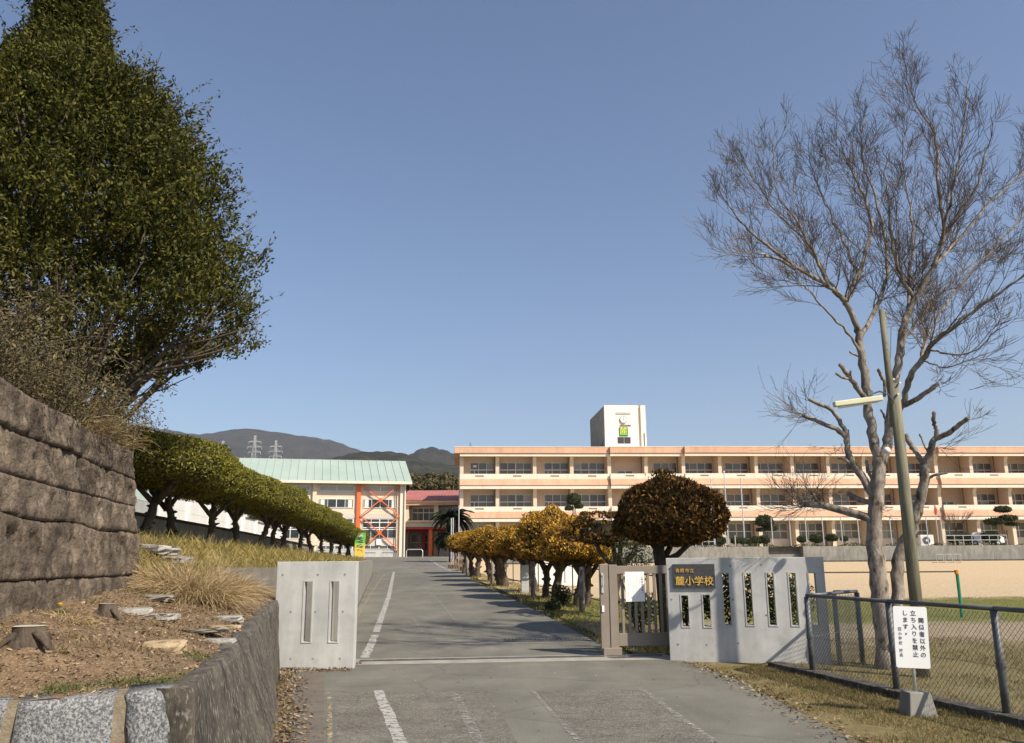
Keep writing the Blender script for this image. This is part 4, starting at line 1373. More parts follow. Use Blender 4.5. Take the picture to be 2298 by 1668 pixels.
# notice tied to the gate
nx0 = (at(1402, 1300, 14.35).x - GA.x); nx1 = (at(1446, 1300, 14.35).x - GA.x)
NT = thing('paper_notice', 'laminated white paper notice tied to the sliding gate', 'notice', GA + Vector((nx0, -.03, .95)), grz)
nw = nx1 - nx0
mb = MB(); mb.box(0, nw, -.004, 0, -.09, .385); mb.build('paper', 'sign_white', NT, local=True)
cols = [('ご来校の皆様へ', .88, 'ink', .30), ('', .73, 'ink_red', .28), ('', .585, 'ink_grey', .33), ('', .42, 'ink_grey', .33), ('', .29, 'ink_grey', .29), ('', .14, 'ink_red', .33)]
for txt, fx, m, zt in cols:
    if txt:
        for q, ch in enumerate(txt):
            text_mesh('character', ch, .034, m, NT, (nw * fx, -.006, zt - q * .042), depth=.0008)
    else:       # lines of writing too small to read
        mb = MB(); rg = np.random.default_rng(int(fx * 100)); z = zt
        while z > -.05:
            if rg.uniform() < .86:
                for s in range(3):
                    a = nw * fx + rg.uniform(-.011, .004)
                    mb.box(a, a + rg.uniform(.005, .012), -.0052, -.0042, z - .004 * s * 2.2 - .003, z - .004 * s * 2.2)
            z -= .031
        mb.build('text_column', m, NT, local=True)

# --- chain-link fence on the right
POSTS = [Vector((4.05, 12.1, 0)), Vector((4.42, 10.35, 0)), Vector((4.78, 8.75, 0)), Vector((5.15, 7.1, 0)), Vector((5.5, 5.4, 0))]
BP = at(1922, 1325, 13.5); BP = Vector((BP.x, 13.5, 0)); CP = Vector((B.x + .08, 13.3, 0))
FH = 1.05
fence = thing('chain_link_fence', 'grey chain-link fence with steel posts along the grass verge', 'fence', POSTS[0])
def fz(p): return H(p.x, p.y)
def fence_post(p, r=.038):
    mb = MB(); mb.tube([(p.x, p.y, fz(p) - .1), (p.x, p.y, fz(p) + FH - .02)], r, 10); mb.build('post', 'metal', fence, smooth=True)
def chain(a, b, name='chain_link_mesh', pitch=.062, r=.0022):
    d = b - a; L = d.length; d.normalize()
    h = FH - .1
    mb = MB()
    za, zb = fz(a) + .06, fz(b) + .06
    def pt(s, t):
        return Vector((a.x + d.x * s, a.y + d.y * s, lerp(za, zb, s / L) + t))
    n = int((L + h) / pitch) + 1
    for i in range(n):
        for sgn in (1, -1):
            s = i * pitch - (h if sgn == 1 else 0)
            # wire from bottom at s to top at s+h (or mirrored)
            s0, t0, s1, t1 = (s, 0, s + h, h) if sgn == 1 else (s, 0, s - h, h)
            if sgn == 1:
                if s0 < 0: t0, s0 = -s0, 0
                if s1 > L: t1, s1 = h - (s1 - L), L
            else:
                if s0 > L: t0, s0 = s0 - L, L
                if s1 < 0: t1, s1 = h + s1, 0
            if t1 - t0 < .02: continue
            mb.tube([pt(s0, t0), pt(s1, t1)], r, 3, caps=False)
    o = mb.build(name, 'wire', fence); o['kind'] = 'stuff'
def rail(a, b, z, r=.024):
    mb = MB(); mb.tube([(a.x, a.y, fz(a) + z), (b.x, b.y, fz(b) + z)], r, 8); mb.build('rail', 'metal', fence, smooth=True)
for p in POSTS + [BP, CP]:
    fence_post(p)
pr = list(zip(POSTS, POSTS[1:])) + [(POSTS[0], BP), (BP, CP)]
for a, b in pr:
    rail(a, b, FH); chain(a, b)
    mb = MB(); mb.tube([(a.x, a.y, fz(a) + .5), (b.x, b.y, fz(b) + .5)], .003, 4); mb.build('tension_wire', 'wire', fence)
for p in POSTS:
    mb = MB(); mb.tube([(p.x, p.y, fz(p) + .48), (p.x, p.y, fz(p) + .54)], .046, 10); mb.build('post_band', 'metal', fence)
# kerb under the fence
kerb = thing('fence_kerb', 'low mossy concrete kerb under the chain-link fence', 'kerb', POSTS[0])
e0 = POSTS[0] + (POSTS[0] - POSTS[1]).normalized() * 1.0
for a, b in zip([e0] + POSTS, POSTS):
    d = (b - a).normalized(); n = Vector((d.y, -d.x, 0))
    if n.x > 0: n = -n
    a2, b2 = a + d * .01, b
    mb = MB()
    q = [a2 + n * .14, b2 + n * .14, b2 - n * .10, a2 - n * .10]
    mb.hexa([(p.x, p.y, fz(p) - .2) for p in q] + [(p.x, p.y, fz(p) + .075) for p in q])
    mb.build('kerb_stone', 'concrete_dark', kerb, bevel=.012)

# --- no-entry sign board in the verge
sp = ground(2060, 1604)
SGN = thing('notice_sign', 'white notice board with black Japanese writing on a post in a concrete block', 'sign', (sp.x, sp.y, sp.z))
mb = MB(); mb.hexa([(-.15, -.15, -.05), (.15, -.15, -.05), (.15, .15, -.05), (-.15, .15, -.05), (-.105, -.105, .22), (.105, -.105, .22), (.105, .105, .22), (-.105, .105, .22)])
mb.build('concrete_base', 'concrete_grey', SGN, local=True, bevel=.01)
mb = MB(); mb.tube([(0, 0, .1), (0.0, 0, 1.02)], .017, 8); mb.build('post', 'metal_light', SGN, local=True, smooth=True)
bw, bh = .335, .61
zc = .75
rx = R(2.0)
mb = MB()
r_ = .02
pts = []
for cx_, cz_, a0 in ((bw / 2 - r_, bh / 2 - r_, 0), (-bw / 2 + r_, bh / 2 - r_, 90), (-bw / 2 + r_, -bh / 2 + r_, 180), (bw / 2 - r_, -bh / 2 + r_, 270)):
    for s in range(4):
        t = R(a0 + s * 30)
        pts.append((cx_ + r_ * math.cos(t), -.022, cz_ + r_ * math.sin(t)))
mb.prism(pts[::-1], (0, .004, 0))
bd = mb.build('board', 'sign_white', SGN, local=True)
bd.location = (.01, 0, zc); bd.rotation_euler = (0, R(2.2), R(-6))
def col_text(txt, x, z0, step, size, m):
    z = z0
    for ch in txt:
        if ch == '　':
            z -= step * .6; continue
        dx = .018 if ch == '。' else 0
        text_mesh('character', ch, size, m, bd, (x + dx, -.024, z + (.012 if ch == '。' else 0)), depth=.0008, offset=.0006)
        z -= step
col_text('関係者以外の', .105, .165, .068, .058, 'ink')
col_text('立ち入りを禁止', .03, .235, .068, .058, 'ink')
col_text('します。', -.052, .235, .068, .058, 'ink')
col_text('麓小学校　校長', -.112, .075, .046, .036, 'ink_grey')

# --- wooden pole with tube lamp
pb = at(2074, 1530, 11.9)
POLE = thing('lamp_pole', 'weathered wooden pole carrying a tube lamp, in front of the bare tree', 'pole', (pb.x, 11.9, H(pb.x, 11.9)))
ptop = at(1996, 693, 11.9)
mb = MB()
zt = ptop.z - POLE.location.z
dxp = ptop.x - pb.x
dxp *= .35
mb.tube([(0, 0, -.3), (dxp * .5, 0, zt * .5), (dxp * .78, 0, zt * .78)], [.088, .078, .070], 14)
mb.build('shaft', 'pole_wood', POLE, local=True, smooth=True)
mb = MB(); mb.tube([(dxp * .7 - .03, .05, zt * .66), (dxp - .045, .05, zt)], [.05, .042], 10); mb.build('top_post', 'pole_wood', POLE, local=True, smooth=True)
lp0 = at(1871, 908, 11.7) - POLE.location; lp1 = at(1979, 894, 11.7) - POLE.location
lamp = MB().bar(lp0, lp1, .1, .075).build('lamp_shade', 'lamp_cream', POLE, local=True, bevel=.012)
mb = MB(); mb.tube([lp0 + Vector((.06, 0, -.045)), lp1 + Vector((-.06, 0, -.045))], .016, 8); mb.build('lamp_tube', 'sign_white', lamp, local=True)
mb = MB(); mb.tube([lp1 + Vector((-.2, 0, .04)), lp1 + Vector((-.02, 0, .1)), lp1 + Vector((.12, .05, .06)), Vector((dxp * .55, 0, lp1.z - .05))], .012, 6); mb.build('lamp_arm', 'metal', POLE, local=True)
mb = MB(); mb.box(lp1.x - .2, lp1.x - .13, lp1.y - .03, lp1.y + .03, lp1.z + .035, lp1.z + .11); mb.build('lamp_bracket', 'metal', POLE, local=True)
for v, du in ((860, 6), (852, -8), (885, 2)):
    q = at(2012 + du, v, 11.82) - POLE.location
    mb = MB(); mb.tube([(q.x, q.y + .02, q.z), (q.x, q.y - .03, q.z)], .014, 8); mb.build('cable_clip', 'porcelain', POLE, local=True)
q = at(1990, 1011, 12.4)
ins = thing('insulator', 'white round insulator hanging at the fork of the bare tree', 'insulator', q)
mb = MB(); mb.tube([(0, 0, -.05), (0, 0, -.03), (0, 0, .0), (0, 0, .03), (0, 0, .05)], [.02, .05, .055, .045, .015], 12); mb.build('ball', 'porcelain', ins, local=True, smooth=True)
mb = MB(); mb.tube([(0, 0, .05), (.02, -.25, .8), (.05, -.45, 1.75)], .005, 5); mb.build('wire', 'wire', ins, local=True)

# ================================================================== TREES
ORD = ['first', 'second', 'third', 'fourth', 'fifth', 'sixth', 'seventh', 'eighth', 'ninth', 'tenth', 'eleventh', 'twelfth', 'thirteenth', 'fourteenth', 'fifteenth', 'sixteenth', 'seventeenth']

def crown_mesh(name, rx, ry, ht, hb, n, size, m, core, rng, lump=.12, parent=None, asp=.45, boxy=1.0, core_k=.88, thin=None):
    """clipped dome of foliage in local coordinates, rim at z=0"""
    th = rng.uniform(0, 2 * math.pi, n)
    cz = rng.uniform(-1, 1, n)
    low = (cz < 0) & (rng.uniform(size=n) < .35)
    cz = np.where(low, -cz, cz)
    sr = np.sqrt(1 - cz ** 2)
    D = np.stack([sr * np.cos(th), sr * np.sin(th), cz], 1)
    seed = rng.uniform(0, 50)
    if thin is not None:
        kp = noise3(D, 3.4, seed + 9) + .6 * noise3(D, 8.0, seed + 5) > thin
        D = D[kp]; n = len(D)
    lm = 1 + lump * noise3(D, 2.6, seed) + lump * .55 * noise3(D, 6.3, seed + 3)
    dep = 1 - np.abs(rng.normal(size=n)) * .07
    r = lm * dep
    sc = np.stack([np.full(n, rx), np.full(n, ry), np.where(D[:, 2] > 0, ht, hb)], 1)
    G = D.copy(); G[:, 1] = np.sign(D[:, 1]) * np.abs(D[:, 1]) ** boxy
    G[:, 0] *= (1 - np.abs(D[:, 1]) ** 4 * (boxy < 1) * .0)
    P = G * sc * r[:, None]
    N = unit(D / sc)
    A = unit(N * .55 + rng.normal(size=(n, 3)) * .55 + np.array([0, 0, .35]))
    V = leaf_quads(P, A, size * np.clip(np.exp(rng.normal(size=n) * .38), .4, 2.2), size * asp * rng.uniform(.6, 1.4, n), rng, N, .9)
    mb = MB()
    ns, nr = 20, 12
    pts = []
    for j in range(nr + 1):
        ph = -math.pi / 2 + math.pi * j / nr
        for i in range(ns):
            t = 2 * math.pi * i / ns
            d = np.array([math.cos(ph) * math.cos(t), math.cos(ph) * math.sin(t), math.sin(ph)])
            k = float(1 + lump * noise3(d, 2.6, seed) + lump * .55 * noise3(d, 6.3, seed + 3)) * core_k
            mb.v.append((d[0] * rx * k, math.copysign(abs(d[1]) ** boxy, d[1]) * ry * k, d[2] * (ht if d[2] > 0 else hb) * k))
    for j in range(nr):
        for i in range(ns):
            i2 = (i + 1) % ns
            mb.f.append((j * ns + i, j * ns + i2, (j + 1) * ns + i2, (j + 1) * ns + i))
    return quads(name, V, m, parent, (mb, core), sub=False)

def trunk_mesh(parent, h, r, rng, forks=3, spread=.7, m='bark_dark', name='trunk', knots=True):
    mb = MB()
    p = Vector((0, 0, -.15)); pts = [p]; rad = [r * 1.35]
    lean = Vector((rng.normal() * .05, rng.normal() * .05, 0))
    k = 7
    for i in range(1, k + 1):
        p = Vector((lean.x * i / k * 3 + rng.normal() * .02, lean.y * i / k * 3 + rng.normal() * .02, h * .62 * i / k))
        pts.append(p); rad.append(r * (1 - .3 * i / k) * rng.uniform(.88, 1.12))
    mb.tube(pts, rad, 9)
    top = pts[-2]
    for f in range(forks):
        t = 2 * math.pi * (f + rng.uniform(0, .6)) / forks
        e = top + Vector((math.cos(t) * spread, math.sin(t) * spread, h * .45))
        mid = top.lerp(e, .5) + Vector((math.cos(t) * spread * .12, math.sin(t) * spread * .12, -h * .05))
        mb.tube([top - Vector((0, 0, .1)), mid, e], [r * .62, r * .45, r * .28], 7)
        for g in range(3):
            q = mid.lerp(e, rng.uniform(0, .8)); d = Vector((rng.normal(), rng.normal(), .5)).normalized() * rng.uniform(.2, .5)
            mb.tube([q, q + d * .6 + Vector((0, 0, -.03)), q + d], [r * .22, r * .15, r * .07], 5)
    if knots:
        for g in range(9):
            i = int(rng.integers(1, k)); d = Vector((rng.normal(), rng.normal(), rng.normal() * .3)).normalized()
            mb.tube([pts[i], pts[i] + d * (rad[i] + .03), pts[i] + d * (rad[i] + .05 + rng.uniform(0, .06))], [r * .4, r * .3, r * .1], 6)
    return mb.build(name, m, parent, smooth=True, local=True)

# --- clipped row on the left bank
rng = np.random.default_rng(21)
HC = []
HT = []
for k in range(4):
    hold = thing('tmp', 'tmp', 'tmp')
    HC.append(crown_mesh('crown', 1.22, 1.95, .60, .46, 21000, .06, 'leaf_hedge', 'leaf_hedge_core', rng, .12, hold, boxy=.72))
    HT.append(trunk_mesh(hold, 1.6, .10, rng, 3, .6))
    hold['tmp'] = 1
yy = [16.2, 18.6, 21.2, 23.9, 26.7, 29.6, 32.6, 35.7, 38.9, 42.2, 45.6, 49.1, 52.6, 56.2]
for i, y in enumerate(yy):
    x = -7.05 - .088 * (y - 16.2) + rng.normal() * .06
    zb = zbank(x, y)
    lab = 'clipped yellow-green conifer with umbrella crown, ' + ORD[i] + ' in the left row counted from the stone wall'
    t = thing('clipped_conifer', lab, 'tree', (x, y, zb), 0, 'clipped conifers along the left bank')
    c = place(HC[i % 4], t, (0, 0, pl([(16, 1.45), (30, 1.45), (42, 1.42), (56, 1.1)], y) + .1), 'crown', (0, 0, R(4 if i % 2 else 176)))
    s = rng.uniform(.94, 1.07)
    c.scale = (s * (1.18 if i == 0 else 1), s, s * pl([(16, 1.02), (30, .96), (56, .82)], y))
    place(HT[i % 4], t, (0, 0, 0), 'trunk', (0, 0, rng.uniform(0, 6)))
# --- golden row right of the road
GC, GT = [], []
for k in range(3):
    hold = thing('tmp', 'tmp', 'tmp'); hold['tmp'] = 1
    GC.append(crown_mesh('crown', 1.15, 1.35, .84, .38, 12000, .075, 'leaf_gold', 'leaf_hedge_core', rng, .2, hold, .5))
    GT.append(trunk_mesh(hold, 1.7, .15, rng, 4, .55, 'bark'))
hold = thing('tmp', 'tmp', 'tmp'); hold['tmp'] = 1
RC = crown_mesh('crown', 1.05, 1.1, .62, .32, 7500, .085, 'leaf_rust', 'leaf_hedge_core', rng, .22, hold, .5, core_k=.6, thin=-.25)
gold = [(24.6, 1.02, 1.02, 'g'), (27.6, 1.16, 1.25, 'g'), (31.3, 1.0, .95, 'g'), (35.2, .98, .95, 'g'), (39.2, 1.0, .98, 'g'), (43.6, .92, .9, 'g'), (48.2, .9, .85, 'g')]
for i, (y, s, hs, ty) in enumerate(gold):
    x = ROW_X(y) + rng.normal() * .05
    z = H(x, y)
    lab = 'golden clipped conifer on a knotty trunk, ' + ORD[i] + ' golden one counted from the gate'
    t = thing('golden_conifer', lab, 'tree', (x, y, z), 0, 'golden conifers right of the road')
    c = place(GC[i % 3], t, (0, 0, 1.55 * (1 if i != 1 else 1.12)), 'crown', (0, 0, R(25 * i))); c.scale = (s * .93, s * .95, hs)
    place(GT[i % 3], t, (0, 0, 0), 'trunk', (0, 0, i * 1.3), (1, 1, 1.05))
    place(GT[(i + 1) % 3], t, (.28 * (-1) ** i, .5, 0), 'trunk', (0, .06 * (-1) ** i, i * 2.1), (.8, .8, 1.0))
    c = place(RC, t, (.1, .1, 1.28), 'under_foliage', (0, 0, R(70 * i))); c.scale = (.72, .9, .55)
x = ROW_X(21.4)
t = thing('rusty_conifer', 'thin-crowned rusty conifer with bare forked branches just behind the gate', 'tree', (x, 21.4, H(x, 21.4)))
c = place(RC, t, (0, 0, 2.0), 'crown'); c.scale = (1, 1, .95)
trunk_mesh(t, 2.2, .13, rng, 4, .75, 'bark')
# the big dark one behind the gate wall
x, y = at(1492, 1250, 17.6).x, 17.6
t = thing('dark_conifer', 'large dark rusty clipped conifer rising behind the concrete gate wall', 'tree', (x, y, H(x, y)))
cr_ = crown_mesh('crown', 1.22, 1.25, .92, .46, 20000, .08, 'leaf_rust', 'leaf_hedge_core', rng, .12, t, .5, core_k=.66, thin=-.85)
ctr = at(1503, 1172, 17.6)
cr_.location = (ctr.x - x, ctr.y - y, ctr.z - H(x, y) - .02)
mb = MB()
o = Vector((x, y, H(x, y)))
def loc_(u, v, d=0): return at(u, v, 17.6 + d) - o
mb.tube([(0, 0, -.2), loc_(1484, 1270), loc_(1478, 1235), loc_(1480, 1190)], [.16, .13, .12, .1], 9)
mb.tube([loc_(1484, 1262), loc_(1502, 1232, .1), loc_(1512, 1205, .2), loc_(1508, 1175, .2)], [.08, .06, .055, .04], 7)
mb.tube([loc_(1486, 1264), loc_(1520, 1246, -.2), loc_(1545, 1222, -.3), loc_(1552, 1190, -.3)], [.075, .06, .055, .04], 7)
mb.tube([loc_(1480, 1240), loc_(1450, 1205, .3), loc_(1430, 1180, .4)], [.07, .05, .04], 7)
mb.build('trunk', 'bark_dark', t, smooth=True, local=True)
# sprouting tips on top of the dark crown
P = np.array([[ctr.x + rng.normal() * .12 - .1, ctr.y + rng.normal() * .1, ctr.z + .86 + rng.uniform(0, .22)] for _ in range(220)])
quads('top_sprout', leaf_quads(P, rng.normal(size=P.shape) * .5 + [0, 0, 1], .1, .04, rng), 'leaf_rust', t)['kind'] = 'stuff'
# drop the templates
for o_ in [q for q in bpy.data.objects if q.get('tmp')]:
    for ch in list(o_.children):
        bpy.data.objects.remove(ch)
    bpy.data.objects.remove(o_)

# --- bare tree on the right
TB = Vector((at(1985, 1490, 12.85).x, 12.85, 0)); TB.z = H(TB.x, TB.y)
bt = thing('bare_tree', 'tall leafless pruned tree with stubs and a fine twig crown on the right', 'tree', TB)
rg = random.Random(5)
D0 = 12.85
def tp(u, v, dy=0.0): return at(u, v + (.12 * (700 - v) if v < 700 else 0), D0 + dy)
trunk = MB()
def limb(mb, pts, r0, r1, n=9, wob=.012):
    """pts: (u, v, dy) survey marks; smoothed by subdivision"""
    P = [tp(*p) if len(p) == 3 else tp(p[0], p[1]) for p in pts]
    Q = []
    for i in range(len(P) - 1):
        p0, p1, p2, p3 = P[max(i - 1, 0)], P[i], P[i + 1], P[min(i + 2, len(P) - 1)]
        for s in range(5):
            t = s / 5
            Q.append(.5 * ((2 * p1) + (p2 - p0) * t + (2 * p0 - 5 * p1 + 4 * p2 - p3) * t * t + (3 * p1 - p0 - 3 * p2 + p3) * t ** 3))
    Q.append(P[-1])
    Q = [q + Vector((rg.gauss(0, wob), rg.gauss(0, wob), 0)) * (0 if i in (0, len(Q) - 1) else 1) for i, q in enumerate(Q)]
    R_ = [lerp(r0, r1, (i / (len(Q) - 1)) ** .9) * rg.uniform(.93, 1.09) for i in range(len(Q))]
    mb.tube(Q, R_, n)
    return Q, R_
limb(trunk, [(1990, 1520, 0), (1987, 1440, 0), (1974, 1330, 0), (1966, 1250, 0), (1962, 1180, 0), (1967, 1120, 0), (1972, 1060, 0), (1974, 1020, 0)], .145, .09, 12, .006)
trunk.tube([tp(1990, 1530), tp(1989, 1475), tp(1985, 1420)], [.20, .15, .105], 12)
bt_tr = trunk.build('trunk', 'bark_grey', bt, smooth=True)
leaders = []
limbs = [
    ([(1974, 1040, 0), (1961, 992, .05), (1951, 933, .1), (1944, 868, .15), (1932, 786, .2), (1926, 735, .2)], .08, .055),
    ([(1976, 1040, 0), (1992, 999, .1), (1998, 933, .2), (2013, 835, .3), (2023, 769, .35), (2031, 715, .4)], .08, .055),
    ([(2003, 945, .15), (2026, 905, .0), (2043, 845, -.2), (2066, 812, -.3)], .055, .04),
    ([(2014, 1500, .15), (2014, 1330, .2), (2018, 1250, .2), (2040, 1195, .15), (2059, 1150, .1), (2074, 1081, .0), (2075, 1045, 0)], .095, .07),
    ([(2075, 1050, 0), (2088, 1010, -.1), (2098, 985, -.15)], .055, .045),
]
lmb = []
for pts, a, b in limbs:
    mb = MB(); Q = limb(mb, pts, a, b); lmb.append(Q); mb.build('limb', 'bark_grey', bt, smooth=True)
# pruned stubs
stubs = [
    ([(1964, 1123, 0), (1938, 1074, .1), (1914, 1041, .2), (1903, 1009, .25), (1899, 965, .3)], .075, .05),
    ([(1899, 972, .3), (1880, 938, .35), (1862, 917, .4), (1838, 907, .45), (1814, 896, .5)], .045, .03),
    ([(1900, 985, .28), (1880, 965, .3), (1856, 955, .3), (1828, 943, .3), (1800, 932, .3)], .045, .03),
    ([(1955, 1165, 0), (1915, 1152, .15), (1879, 1143, .3), (1836, 1133, .4), (1797, 1133, .5)], .075, .05),
    ([(1836, 1130, .4), (1826, 1112, .38), (1822, 1102, .35)], .03, .025),
    ([(1948, 900, .12), (1930, 880, 0), (1908, 848, -.15), (1885, 818, -.25)], .05, .035),
    ([(1908, 850, -.15), (1890, 848, -.2), (1876, 838, -.25)], .026, .02),
    ([(1910, 852, -.15), (1909, 838, -.2), (1910, 832, -.2)], .02, .018),
    ([(2022, 912, .05), (2050, 900, -.2), (2080, 880, -.4), (2106, 862, -.5)], .05, .035),
    ([(2098, 985, -.15), (2125, 974, -.3), (2150, 955, -.45), (2175, 938, -.55)], .05, .035),
    ([(2100, 985, -.15), (2102, 965, -.2), (2094, 945, -.25), (2098, 925, -.3)], .042, .03),
    ([(2076, 1045, 0), (2060, 1020, .1), (2045, 1000, .2), (2030, 975, .25)], .05, .045),
    ([(1930, 801, .2), (1918, 796, .15), (1907, 790, .1)], .022, .018),
    ([(1985, 890, .25), (1984, 860, .2), (1975, 838, .15), (1970, 830, .1)], .03, .028),
    ([(2000, 960, .2), (1985, 935, .1), (1976, 920, .05)], .022, .016),
    ([(1965, 1130, 0), (1930, 1122, .2), (1903, 1108, .35)], .05, .04),
    ([(2078, 1075, 0), (2100, 1066, -.1), (2126, 1061, -.15)], .03, .02),
    ([(1912, 1045, .2), (1895, 1030, .2), (1882, 1028, .2)], .03, .022),
    ([(2084, 1022, -.05), (2074, 1000, 0), (2064, 974, 0)], .02, .014),
    ([(1972, 1090, 0), (1950, 1062, .1), (1945, 1035, .15)], .035, .025),
]
for pts, a, b in stubs:
    mb = MB(); limb(mb, pts, a * .88, b * .9, 8, .006); mb.build('pruned_stub', 'bark_grey', bt, smooth=True)
mb = MB()
leader_pts = [
    ([(1928, 745, .2), (1896, 677, .1), (1858, 634, -.1), (1783, 583, -.4), (1715, 524, -.6), (1660, 468, -.8), (1625, 412, -1.0)], .05, .008),
    ([(1897, 680, .1), (1926, 604, .5), (1955, 494, .7), (1943, 413, .8), (1909, 336, .8), (1878, 235, .8)], .045, .008),
    ([(1858, 636, -.1), (1830, 560, -.2), (1790, 470, -.1), (1745, 400, 0), (1735, 290, 0)], .03, .006),
    ([(1800, 598, -.3), (1735, 560, -.6), (1690, 550, -.8), (1655, 545, -.9)], .026, .006),
    ([(1930, 760, .2), (1965, 690, .5), (1990, 610, .9), (1985, 500, 1.1), (1960, 400, 1.2), (1935, 300, 1.2), (1940, 205, 1.3)], .042, .008),
    ([(2031, 720, .4), (2053, 668, .4), (2092, 583, .2), (2126, 490, 0), (2185, 396, -.2), (2215, 285, -.4)], .055, .012),
    ([(2124, 495, 0), (2106, 383, .2), (2098, 260, .3), (2062, 179, .3), (2034, 95, .3)], .034, .006),
    ([(2053, 668, .4), (2015, 590, .2), (2000, 500, -.2), (1992, 430, -.5), (1985, 340, -.7)], .035, .008),
    ([(2066, 815, -.3), (2095, 770, -.5), (2140, 735, -.7), (2198, 685, -.9), (2283, 621, -1.2), (2340, 560, -1.4)], .045, .008),
    ([(2066, 815, -.3), (2075, 770, -.1), (2110, 700, .3), (2180, 600, .5), (2260, 500, .6), (2330, 400, .7)], .035, .007),
    ([(2092, 583, .2), (2150, 520, .6), (2215, 430, .9), (2290, 350, 1.1), (2340, 250, 1.2)], .032, .007),
    ([(2110, 530, .1), (2130, 430, -.5), (2150, 330, -.8), (2160, 230, -.9), (2170, 120, -1.0)], .028, .006),
    ([(2040, 700, .4), (2040, 600, 1.0), (2050, 480, 1.4), (2030, 360, 1.6), (2030, 250, 1.6)], .034, .007),
    ([(2023, 769, .35), (2060, 720, .8), (2120, 640, 1.3), (2200, 560, 1.6), (2280, 480, 1.7)], .03, .007),
    ([(1935, 800, .2), (1900, 745, .0), (1850, 690, -.3), (1810, 640, -.5), (1760, 620, -.7)], .024, .006),
    ([(2085, 785, -.4), (2130, 795, -.6), (2180, 790, -.8), (2235, 745, -1.0), (2260, 730, -1.1)], .018, .004),
    ([(2070, 810, -.3), (2120, 825, -.5), (2170, 810, -.7), (2225, 790, -.9)], .014, .004),
    ([(1926, 604, .5), (1895, 520, .9), (1860, 440, 1.1), (1830, 360, 1.2), (1815, 290, 1.2)], .028, .006),
    ([(1896, 677, .1), (1850, 600, .5), (1800, 510, .8), (1745, 450, 1.0), (1705, 380, 1.1), (1670, 320, 1.1)], .028, .006),
]
twigs = MB()
NT_ = [0]
def sprout(p, d, L, r, depth):
    """a twig that bends up, with side twigs"""
    n = 4 if depth else 3
    pts, rad = [p], [r]
    dd = d.copy()
    for i in range(n):
        dd = (dd + Vector((rg.gauss(0, .13), rg.gauss(0, .13), .10 + rg.gauss(0, .08)))).normalized()
        pts.append(pts[-1] + dd * (L / n)); rad.append(max(.0026, r * (1 - .72 * (i + 1) / n)))
    twigs.tube(pts, rad, 4 if depth > 1 else 3, caps=False)
    NT_[0] += 1
    if depth <= 0: return
    k = {3: 6, 2: 8, 1: 6}[depth]
    for i in range(k):
        t = rg.uniform(.18, .98); j = min(int(t * n), n - 1)
        q = pts[j].lerp(pts[j + 1], t * n - j)
        ax = (pts[j + 1] - pts[j]).normalized()
        side = Vector((rg.gauss(0, 1), rg.gauss(0, 1), rg.gauss(0, .6)))
        side = (side - ax * side.dot(ax)).normalized()
        a = R(rg.uniform(22, 52))
        nd = ax * math.cos(a) + side * math.sin(a)
        sprout(q, nd, L * rg.uniform(.35, .62), max(.0024, r * .5), depth - 1)
for pts, a, b in leader_pts:
    Q, R_ = limb(mb, pts, a, b, 7, .015)
    m_ = len(Q)
    tot = sum((Q[i + 1] - Q[i]).length for i in range(m_ - 1))
    for k in range(int(tot * 4.6)):
        t = rg.uniform(.1, 1.0)
        j = min(int(t * (m_ - 1)), m_ - 2)
        q = Q[j].lerp(Q[j + 1], rg.random())
        ax = (Q[j + 1] - Q[j]).normalized()
        side = Vector((rg.gauss(0, 1), rg.gauss(0, 1), rg.gauss(0, .5))); side = (side - ax * side.dot(ax)).normalized()
        ang = R(rg.uniform(18, 40))
        L = rg.uniform(.55, 1.25) * (1.05 - .4 * t)
        sprout(q, ax * math.cos(ang) + side * math.sin(ang), L, max(.004, R_[j] * .32), 2)
    sprout(Q[-1], (Q[-1] - Q[-2]).normalized(), .4, b, 1)
mb.build('upper_branches', 'bark_grey', bt, smooth=True)
# shoots on the stubs
def shoots(u, v, dy, n, L, dirx):
    p = tp(u, v, dy)
    for k in range(n):
        d = Vector((dirx + rg.gauss(0, .5), rg.gauss(0, .4), rg.gauss(.15, .45))).normalized()
        sprout(p + Vector((rg.gauss(0, .05), 0, rg.gauss(0, .03))), d, rg.uniform(.25, 1) * L, .0045, 1)
shoots(1800, 933, .3, 14, .9, -1); shoots(1825, 938, .3, 8, .6, -.4); shoots(1815, 897, .5, 5, .5, -.2)
shoots(1805, 1135, .5, 30, .75, -.9); shoots(1826, 1112, .38, 24, .75, -.3); shoots(1850, 1138, .35, 14, .5, -.5)
shoots(2175, 938, -.55, 4, .55, 1); shoots(2105, 862, -.5, 6, .5, .6); shoots(2110, 1000, -.3, 6, .8, 1); shoots(1890, 1010, .2, 5, .4, -.6)
shoots(1960, 1100, .1, 4, .5, -1); shoots(1960, 1150, .1, 8, .5, .6)
tw = twigs.build('twigs', 'twig', bt); tw['kind'] = 'stuff'

